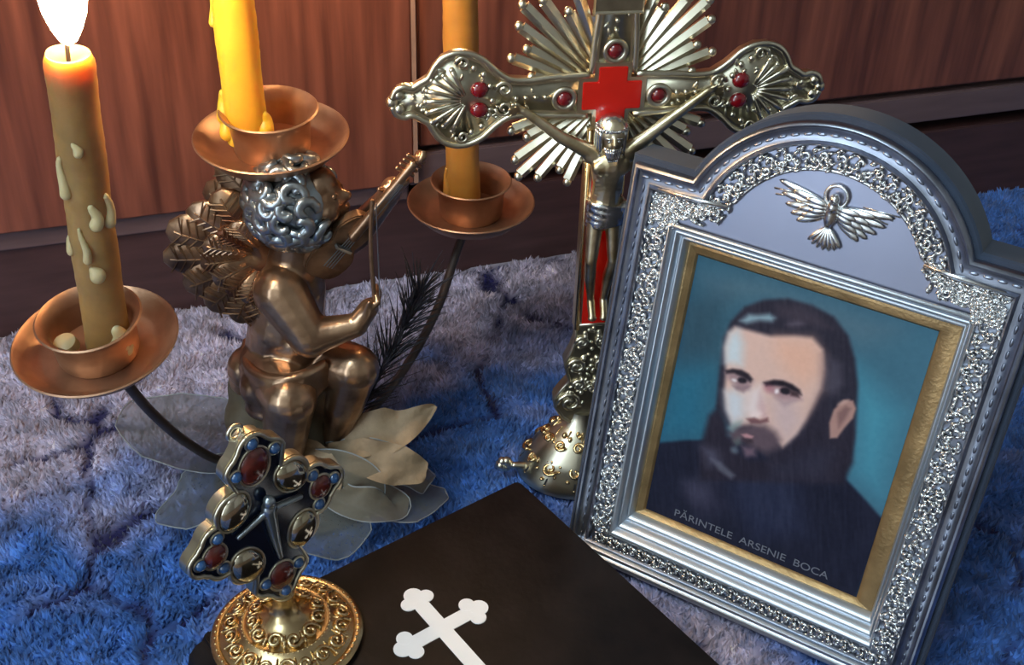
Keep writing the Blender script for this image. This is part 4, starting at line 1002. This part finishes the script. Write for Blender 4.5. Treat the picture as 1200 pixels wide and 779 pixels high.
# title plate above
tp = G().box(-1.25, 1.25, -.55, -.3, CZ + 4.3, CZ + 5.4).build('title_plate', M['brass_dark'], CX, bevel=.06)
G().tube([(x, -.55, z) for x, z in ((-1.2, CZ + 4.35), (1.2, CZ + 4.35), (1.2, CZ + 5.35), (-1.2, CZ + 5.35))], .09, 6, closed=True).build('plate_rim', M['brass'], tp)
# corpus: one continuous figure
g = G(); yb = -1.0
def CP(x, z, y=0): return (x, yb + y, z)
g.ball(CP(-.05, 23.6, -.25), (.74, .74, .92), 16, 12); g.ball(CP(-.05, 23.1, -.6), (.48, .46, .5))
g.limb(CP(-.05, 23.7, -.98), CP(-.05, 23.3, -1.12), .1, .14, 8, 2); g.ball(CP(-.05, 22.7, -.7), (.34, .32, .42))
g.limb(CP(0, 22.9), CP(0, 22.3), .42, .5)
g.limb(CP(-.95, 22.3), CP(.95, 22.3), .5, .5); g.limb(CP(0, 21.8, 0), CP(0, 20.5, .1), 1.02, .74); g.limb(CP(0, 20.5, .1), CP(.02, 19.2, .15), .74, .82)
g.ball(CP(-.48, 21.8, -.55), (.58, .36, .48)); g.ball(CP(.48, 21.8, -.55), (.58, .36, .48))
for k in range(4):
    for s in (1, -1): g.limb(CP(s * .15, 21.2 - .28 * k, -.72 + .06 * k), CP(s * .72, 20.95 - .26 * k, -.4 + .05 * k), .1, .1, 6, 3)
for s, hx, hz in ((-1, -4.55, 24.75), (1, 5.0, 25.45)):
    e = CP(s * 2.6, 23.3 if s < 0 else 23.7, .1)
    g.limb(CP(s * 1.0, 22.45), e, .46, .32); g.limb(e, CP(hx, hz, .35), .33, .22); g.ball(CP(hx + s * .25, hz + .1, .35), (.3, .14, .2))
    for k in range(4): g.limb(CP(hx + s * .4, hz + .18 - .12 * k, .3), CP(hx + s * .78, hz + .3 - .18 * k, .2), .085, .06, 6, 2)
    g.limb(CP(hx + s * .2, hz + .2, .25), CP(hx + s * .4, hz + .42, .15), .08, .06, 6, 2)
for s in (-1, 1):
    k_ = CP(s * .62 - .08, 16.2, -.6); g.limb(CP(s * .46, 19.0, 0), k_, .52, .34)
    g.limb(k_, CP(s * .5 - .05, 14.8, -.1), .33, .33); g.limb(CP(s * .5 - .05, 14.8, -.1), CP(s * .36, 13.2, .15), .32, .2)
    g.limb(CP(s * .36, 13.15, .1), CP(s * .34, 12.4, -.45), .24, .22); g.ball(CP(s * .34, 12.35, -.5), (.28, .2, .18))
corp = g.blob('corpus', M['corpus'], CX, .075, 3)
g = G()
for k in range(5): g.tube([CP(.92 * math.cos(t) + .02, 19.45 - .28 * k + .12 * math.sin(2 * t + k), .1 + .86 * math.sin(t) * .9) for t in [2 * PI * j / 22 for j in range(22)]], .2, 7, closed=True)
g.limb(CP(.7, 19.1, -.3), CP(1.25, 19.5, -.1), .3, .14); g.limb(CP(.7, 19.0, -.4), CP(1.05, 18.1, -.3), .28, .12)
g.blob('loincloth', M['silver'], corp, .09, 2)
g = G()
for k in range(26):
    a = 2 * PI * k / 26; z = rr_.uniform(-.06, .06); g.limb(CP(-.05 + .76 * math.cos(a), 23.95 + z, -.22 + .78 * math.sin(a)), CP(-.05 + .79 * math.cos(a + .4), 24.0 - z, -.22 + .81 * math.sin(a + .4)), .08, .06, 6, 2)
for k in range(9):
    a = PI * k / 8; g.limb(CP(-.05 + .58 * math.cos(a), 23.9, -.1 + .3 * math.sin(a)), CP(-.05 + .62 * math.cos(a), 22.7, -.05 + .35 * math.sin(a)), .17, .12, 6, 3)
g.ball(CP(-.05, 23.85, -.1), (.76, .74, .74))
for k in range(7):                                    # beard and the locks beside the face
    a = -.45 + .15 * k; g.limb(CP(-.05 + a * .8, 22.95, -.98 + abs(a) * .5), CP(-.05 + a * .5, 22.35, -.95), .13, .07, 6, 3)
for s in (-1, 1):
    for k in range(3): g.limb(CP(-.05 + s * (.62 + .05 * k), 23.9, -.55 + .22 * k), CP(-.05 + s * (.6 + .08 * k), 22.5, -.5 + .25 * k), .17, .1, 6, 4)
    g.ball(CP(-.05 + s * .24, 23.42, -.93), (.1, .06, .07), 8, 6); g.limb(CP(-.05 + s * .1, 23.58, -.98), CP(-.05 + s * .42, 23.56, -.88), .05, .04, 6, 2)
g.build('hair_and_crown', M['silver'], corp, angle=0)

# ------------------------------------------------------------------ portrait frame, leaning back, local x across, y into the frame, z up its face
U_ = Vector((0.86383107, -0.50378158, 0)); V_ax = Vector((0.0909638, 0.15597505, 0.98356361)); N_ax = Vector((-0.49550123, -0.8496328, 0.18056198))
FRm = Matrix(((U_.x, -N_ax.x, V_ax.x), (U_.y, -N_ax.y, V_ax.y), (U_.z, -N_ax.z, V_ax.z)))
F = thing('portrait_frame', 'arched embossed silver icon frame with a portrait of a bearded man and a dove above', 'picture frame', (12.39, 45.22, 0.05), FRm)
AR, AC = 7.29, 20.41
def outline(n=36):
    a0 = math.atan2(23.3 - AC, 6.69)
    arc = [(AR * math.cos(a0 + (PI - 2 * a0) * k / n), AC + AR * math.sin(a0 + (PI - 2 * a0) * k / n)) for k in range(n + 1)]
    return [(-9.82, 0), (9.82, 0), (9.82, 23.3)] + arc + [(-9.82, 23.3)]
OUT = outline()
def ring(d, h): return [Vector((x, -h, z)) for x, z in offset_poly(OUT, d)]
# velvet back board
vo = [(x, max(z, .02)) for x, z in offset_poly(OUT, -.38)]
vi = offset_poly(OUT, .9)
g = G().prism(vo, 1.3, 2.4)
loops_mesh(g, [[Vector((x, y, z)) for x, z in pl] for pl, y in ((vo, 1.32), (vo, .2), (offset_poly(OUT, -.28), .1), (vi, .1), (vi, 1.32))])
g.v = [(x, y, z + (.195 * max(0, y) if z < 1.2 else 0)) for x, y, z in g.v]
g.build('velvet_back', M['velvet'], F, angle=30, fix=True)
G().prism([(-1.6, 1.5), (1.6, 1.5), (1.1, 17), (-1.1, 17)], 2.3, 2.6).build('easel_hinge', M['velvet'], F, angle=30)
T_ = Matrix.Translation((0, 2.4, 16.5)) @ Matrix.Rotation(math.radians(21), 4, 'X')
GT(T_).box(-1.5, 1.5, 0, .3, -17.2, 0).build('easel_leg', M['velvet'], F, bevel=.05)
# flat sheet under the ornaments: sides, bottom and the arched field
g = G()
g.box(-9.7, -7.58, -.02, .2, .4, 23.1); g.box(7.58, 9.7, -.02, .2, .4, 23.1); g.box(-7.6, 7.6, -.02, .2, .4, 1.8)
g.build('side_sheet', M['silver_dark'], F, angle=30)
fo = [p for p in offset_poly(OUT, .35) if p[1] > 22.5]
field = G().prism([(-9.4, 20.78), (9.4, 20.78)] + fo, .06, .3).build('arched_field', M['silver_satin'], F, angle=30)
# outer moulding all round
prof = [(-.05, -.3), (-.05, .30), (.02, .42), (.10, .46), (.20, .42), (.26, .26), (.45, .16), (.7, .14), (.84, .2), (.9, .36), (.97, .44), (1.05, .36), (1.1, .05)]
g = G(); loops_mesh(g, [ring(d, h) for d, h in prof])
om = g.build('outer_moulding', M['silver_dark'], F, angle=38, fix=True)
def along(d, step, skip_bottom=True):
    """points and tangents at equal steps along the outline moved in by d"""
    P = [Vector(p) for p in offset_poly(OUT, d)]
    P = P + [P[0]]
    res = []; acc = 0.0; nxt = step / 2
    for i in range(len(P) - 1):
        a, b = P[i], P[i + 1]; ln = (b - a).length
        while nxt <= acc + ln:
            t = (nxt - acc) / ln; res.append((a.lerp(b, t), (b - a).normalized())); nxt += step
        acc += ln
    return res
g = G()
for p, t in along(.56, .62):
    e = Vector((t.x, 0, t.y)); c = Vector((p.x, -.18, p.y))
    if p.y < .9: continue
    q = Vector((0, 0, 1)).rotation_difference(e).to_matrix()
    g.ball(c, (.08, .05, .22), 8, 6, M=q)
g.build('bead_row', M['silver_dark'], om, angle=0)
# ornament band
g = G()
def leafbump(g, p, ang, ln, wd, h):
    q = Matrix.Rotation(-ang, 3, 'Y'); g.ball((p[0], -h * .4, p[1]), (ln, h, wd), 8, 6, M=q)
k = 0
for p, t in along(1.66, .42):
    if p.y < 1.9 and abs(p.x) < 9.6: continue
    k += 1; n = Vector((-t.y, t.x)); a = math.atan2(t.y, t.x); s = 1 if k % 2 else -1
    c3 = Vector((p.x, -.16, p.y)) + Vector((n.x, 0, n.y)) * (.14 * s + random.uniform(-.1, .1))
    ro = random.uniform(-1.2, 1.2); e1 = Vector((t.x, 0, t.y)); e2 = Vector((n.x, 0, n.y)) * s
    curl(g, c3, e1 * math.cos(ro) + e2 * math.sin(ro), e2 * math.cos(ro) - e1 * math.sin(ro), Vector((0, -1, 0)), random.uniform(.18, .3), random.uniform(.6, 1.2), .085)
    for u_, w_, da in ((.05, -.34 * s, .6 * s), (.2, .36 * s, -.7 * s), (-.2, -.1 * s, 1.2 * s), (.1, .1, -1.3 * s), (-.05, -.48 * s, .2), (.12, .5 * s, .1)):
        q = p + t * u_ + n * w_; leafbump(g, q + t * random.uniform(-.1, .1) + n * random.uniform(-.08, .08), a + da + random.uniform(-.5, .5), random.uniform(.15, .25), .095, random.uniform(.18, .3))
x = -8.3
while x < 8.4:                       # bottom run of the band
    k += 1; s = 1 if k % 2 else -1
    curl(g, Vector((x, -.24, 1.28 + .08 * s)), Vector((1, 0, 0)), Vector((0, 0, s)), Vector((0, -1, 0)), random.uniform(.2, .3), random.uniform(.7, 1.2), .085)
    for u_, w_, da in ((.2, -.26 * s, .6 * s), (-.1, .3 * s, -.7 * s), (.0, .05, 1.2 * s), (.24, .2 * s, -1.1 * s), (-.05, -.36 * s, .1)): leafbump(g, (x + u_, 1.28 + w_), da, .18, .08, .24)
    x += .46
rr_ = random.Random(21)
for s in (-1, 1):                    # ornament filling the shoulders
    pl = [(5.0, 22.5), (5.4, 22.2), (5.9, 21.7), (6.5, 21.35), (7.2, 21.15), (7.62, 20.6), (8.75, 20.6), (8.75, 22.35)]
    pl = [(s * a, b) for a, b in pl]
    G().prism(pl if s > 0 else pl[::-1], -.04, .1).build('shoulder_plate', M['silver_rib'], F, angle=30, fix=True)
    for i in range(240):
        u_ = rr_.uniform(5.1, 8.7); v_ = rr_.uniform(20.6, 22.3)
        lim = 21.1 + 1.15 * max(0, min(1, (7.2 - u_) / 2.0)) ** .8 if u_ < 7.3 else 20.4
        if v_ < lim: continue
        if i % 3 == 0: curl(g, Vector((s * u_, -.05, v_)), Vector((1, 0, 0)), Vector((0, 0, rr_.choice((1, -1)))), Vector((0, -1, 0)), .2, 1.1, .07)
        else: leafbump(g, (s * u_, v_), rr_.uniform(0, 3.1), .17, .08, .2)
band = g.build('ornament_band', M['silver'], F, angle=0)
# bead edging of the arched field
ai = [(p[0], p[1]) for p in offset_poly(OUT, 2.2)]
arc_in = [p for p in ai if p[1] > 22.35 and abs(p[0]) < 5.3]
edge = [(7.35, 20.75), (7.2, 21.15), (6.5, 21.35), (5.9, 21.7), (5.4, 22.2), (5.0, 22.45)] + arc_in + [(-5.0, 22.45), (-5.4, 22.2), (-5.9, 21.7), (-6.5, 21.35), (-7.2, 21.15), (-7.35, 20.75)]
G().tube([(x, -.02, z) for x, z in edge], .1, 8).build('field_edging', M['silver'], F, angle=0)
for s in (1, -1):
    G().tube([(s * 4.75, -.3, 22.5), (s * 6.2, -.32, 22.42), (s * 8.8, -.3, 22.3)], [.12, .14, .1], 8).build('shoulder_bar', M['silver'], F, angle=0)
# ribbed moulding round the picture, falling inwards
o4 = [(-7.62, 1.75), (7.62, 1.75), (7.62, 20.85), (-7.62, 20.85)]
i4 = [(-6.70, 3.2), (7.0, 3.2), (7.0, 19.75), (-6.70, 19.75)]
g = G(); rings = []
for k in range(25):
    t = k / 24; h = .12 - 1.05 * t ** 1.3 + .22 * abs(math.sin(3 * PI * t)) ** .8
    rings.append([Vector((a[0] + (b[0] - a[0]) * t, -h, a[1] + (b[1] - a[1]) * t)) for a, b in zip(o4, i4)])
loops_mesh(g, rings); g.build('ribbed_moulding', M['silver_rib'], F, angle=35, fix=True)
j4 = [(-6.2, 3.5), (6.05, 3.5), (6.05, 19.1), (-6.2, 19.1)]
g = G(); loops_mesh(g, [[Vector((x, .90, z)) for x, z in i4], [Vector((a[0] * .8 + b[0] * .2, .86, a[1] * .8 + b[1] * .2)) for a, b in zip(i4, j4)], [Vector((a[0] * .2 + b[0] * .8, 1.02, a[1] * .2 + b[1] * .8)) for a, b in zip(i4, j4)], [Vector((x, 1.2, z)) for x, z in j4]])
g.build('gold_liner', M['liner'], F, angle=30, fix=True)
# base ledge
pf = [(.1, .1), (-.55, .05), (-.68, .2), (-.66, .38), (-.52, .46), (-.50, .5), (-.60, .56), (-.60, .72), (-.48, .82), (-.3, .86), (.1, .9)]
g = G(); loops_mesh(g, [[Vector((x, y, z)) for y, z in pf] for x in (-9.9, 9.9)])
n = len(pf); g.f.append(tuple(range(n))); g.f.append(tuple(reversed(range(n, 2 * n))))
g.build('base_ledge', M['silver_rib'], F, angle=35, fix=True)
# portrait print
NW, NH = 220, 280
su, tv = np.meshgrid(np.linspace(0, 1, NW), np.linspace(0, 1, NH), indexing='ij')
def soft_poly(pts, soft):
    P = np.array(pts); n = len(P); inside = np.zeros(su.shape, bool); dmin = np.full(su.shape, 9.0)
    asp = 15.6 / 12.25
    for i in range(n):
        x1, y1 = P[i]; x2, y2 = P[(i + 1) % n]
        if y1 != y2:
            c = ((y1 > tv) != (y2 > tv)) & (su < (x2 - x1) * (tv - y1) / (y2 - y1) + x1); inside ^= c
        ex, ey = x2 - x1, (y2 - y1) * asp
        q = np.clip(((su - x1) * ex + (tv - y1) * asp * ey) / (ex * ex + ey * ey + 1e-12), 0, 1)
        dmin = np.minimum(dmin, np.hypot(su - x1 - q * ex, (tv - y1) * asp - q * ey))
    sd = np.where(inside, dmin, -dmin)
    t = np.clip(sd / soft * .5 + .5, 0, 1)
    return t * t * (3 - 2 * t)
img = np.zeros(su.shape + (3,)) + np.array((46, 84, 104.0))
img += (su[..., None] * 14 - 6)
for col, soft, op, pts in PAINT:
    a = (soft_poly(pts, soft) * op)[..., None]
    img = img * (1 - a) + np.array(col, float) * a
img += (fbm(su * 60, tv * 75, 77)[..., None] - .5) * 7
dk = np.clip(1 - img.mean(-1) / 90, 0, 1)[..., None]
img += dk * (fbm(su * 90 + tv * 30, tv * 18, 78)[..., None] - .5) * 26
img = np.clip(img, 0, 255) / 255
lin = np.where(img <= .04045, img / 12.92, ((img + .055) / 1.055) ** 2.4) * PRINT_GAIN
px = -6.2 + 12.25 * su; pz = 3.5 + 15.6 * tv
me = bpy.data.meshes.new('portrait')
idx = np.arange(NW * NH).reshape(NW, NH)
me.from_pydata((np.stack([px, np.full_like(px, 1.17), pz], -1).reshape(-1, 3) * S).tolist(), [], np.stack([idx[:-1, :-1], idx[1:, :-1], idx[1:, 1:], idx[:-1, 1:]], -1).reshape(-1, 4).tolist())
ca = me.color_attributes.new('paint', 'FLOAT_COLOR', 'POINT')
ca.data.foreach_set('color', np.concatenate([lin.reshape(-1, 3), np.ones((NW * NH, 1))], 1).ravel().astype(np.float32))
pt = link_mesh('portrait', me, M['print'], F)
tag(pt, 'printed portrait of a dark-haired bearded man in a black robe on teal')
def lettering(name, txt, size, x, z, y, width, parent, m):
    cu = bpy.data.curves.new(name, 'FONT'); cu.body = txt; cu.size = size * S; cu.extrude = .004 * S; cu.align_x = 'CENTER'
    o = bpy.data.objects.new(name + '_t', cu); COL.objects.link(o)
    bpy.context.view_layer.update()
    dg = bpy.context.evaluated_depsgraph_get(); me = bpy.data.meshes.new_from_object(o.evaluated_get(dg))
    bpy.data.objects.remove(o, do_unlink=True)
    xs = [v.co.x for v in me.vertices]; k = width * S / (max(xs) - min(xs)); cx = (max(xs) + min(xs)) / 2
    for v in me.vertices:
        v.co = Vector(((v.co.x - cx) * k + x * S, y * S - v.co.z, v.co.y + z * S))
    me.name = name
    return link_mesh(name, me, m, parent)
lettering('lettering', 'PĂRINTELE  ARSENIE  BOCA', .62, -.05, 3.83, 1.15, 8.9, pt, M['ink'])
# dove over the picture
dz = 23.9
g = G()
g.ball((.12, -.12, dz - .35), (.33, .34, .78), 14, 10); g.ball((.16, -.32, dz + .42), (.26, .28, .28), 12, 8); g.limb((.15, -.3, dz + .4), (.14, -.24, dz), .2, .3)
g.limb((.2, -.55, dz + .4), (.3, -.62, dz + .3), .08, .03, 8, 2)
dove = g.blob('dove', M['silver'], F, .06, 2)
for s in (-1, 1):
    g = G()
    for row, (n_, l0, y_, wd) in enumerate(((5, 2.55, -.04, .2), (4, 1.75, -.14, .2), (3, 1.05, -.24, .18))):
        for k in range(n_):
            a = math.radians((12 if s < 0 else 5) - 9 * k - row * 3)
            ln = l0 * (1 - .11 * k); c = Vector((s * .25 + .12, y_ + .012 * k, dz - .02 - .14 * k))
            e = Vector((s * math.cos(a), 0, math.sin(a))); q = Vector((1, 0, 0)).rotation_difference(e).to_matrix()
            g.ball(c + e * ln * .5, (ln * .52, .09, wd), 12, 6, M=q)
    g.build('dove_wing', M['silver'], dove, angle=0)
g = G()
for k in range(7):
    a = math.radians(-90 + (k - 3) * 14); e = Vector((math.cos(a), 0, math.sin(a))); q = Vector((1, 0, 0)).rotation_difference(e).to_matrix()
    g.ball(Vector((.12, -.1, dz - 1.0)) + e * .6, (.6, .11, .15), 10, 6, M=q)
g.build('tail_fan', M['silver'], dove, angle=0)
G().tube([(.16 + .52 * math.cos(2 * PI * k / 28), -.12, dz + .5 + .52 * math.sin(2 * PI * k / 28)) for k in range(28)], .09, 8, closed=True).build('halo', M['silver'], dove, angle=0)
g = G(); rr_ = random.Random(4)
for k in range(22):
    a = math.radians(-20 + 220 * k / 21); r0, r1 = rr_.uniform(1.2, 2.2), rr_.uniform(2.6, 3.6)
    p0 = (.15 + r0 * math.cos(a), .05, dz + .3 + r0 * .55 * math.sin(a)); p1 = (.15 + r1 * math.cos(a), .05, dz + .3 + r1 * .5 * math.sin(a))
    if p1[2] > 25.3 or math.hypot(p1[0], p1[2] - AC) > 5.0: continue
    g.tube([p0, p1], [.03, .05], 5)
tag(g.build('engraved_rays', M['silver'], field, angle=0), kind='stuff')
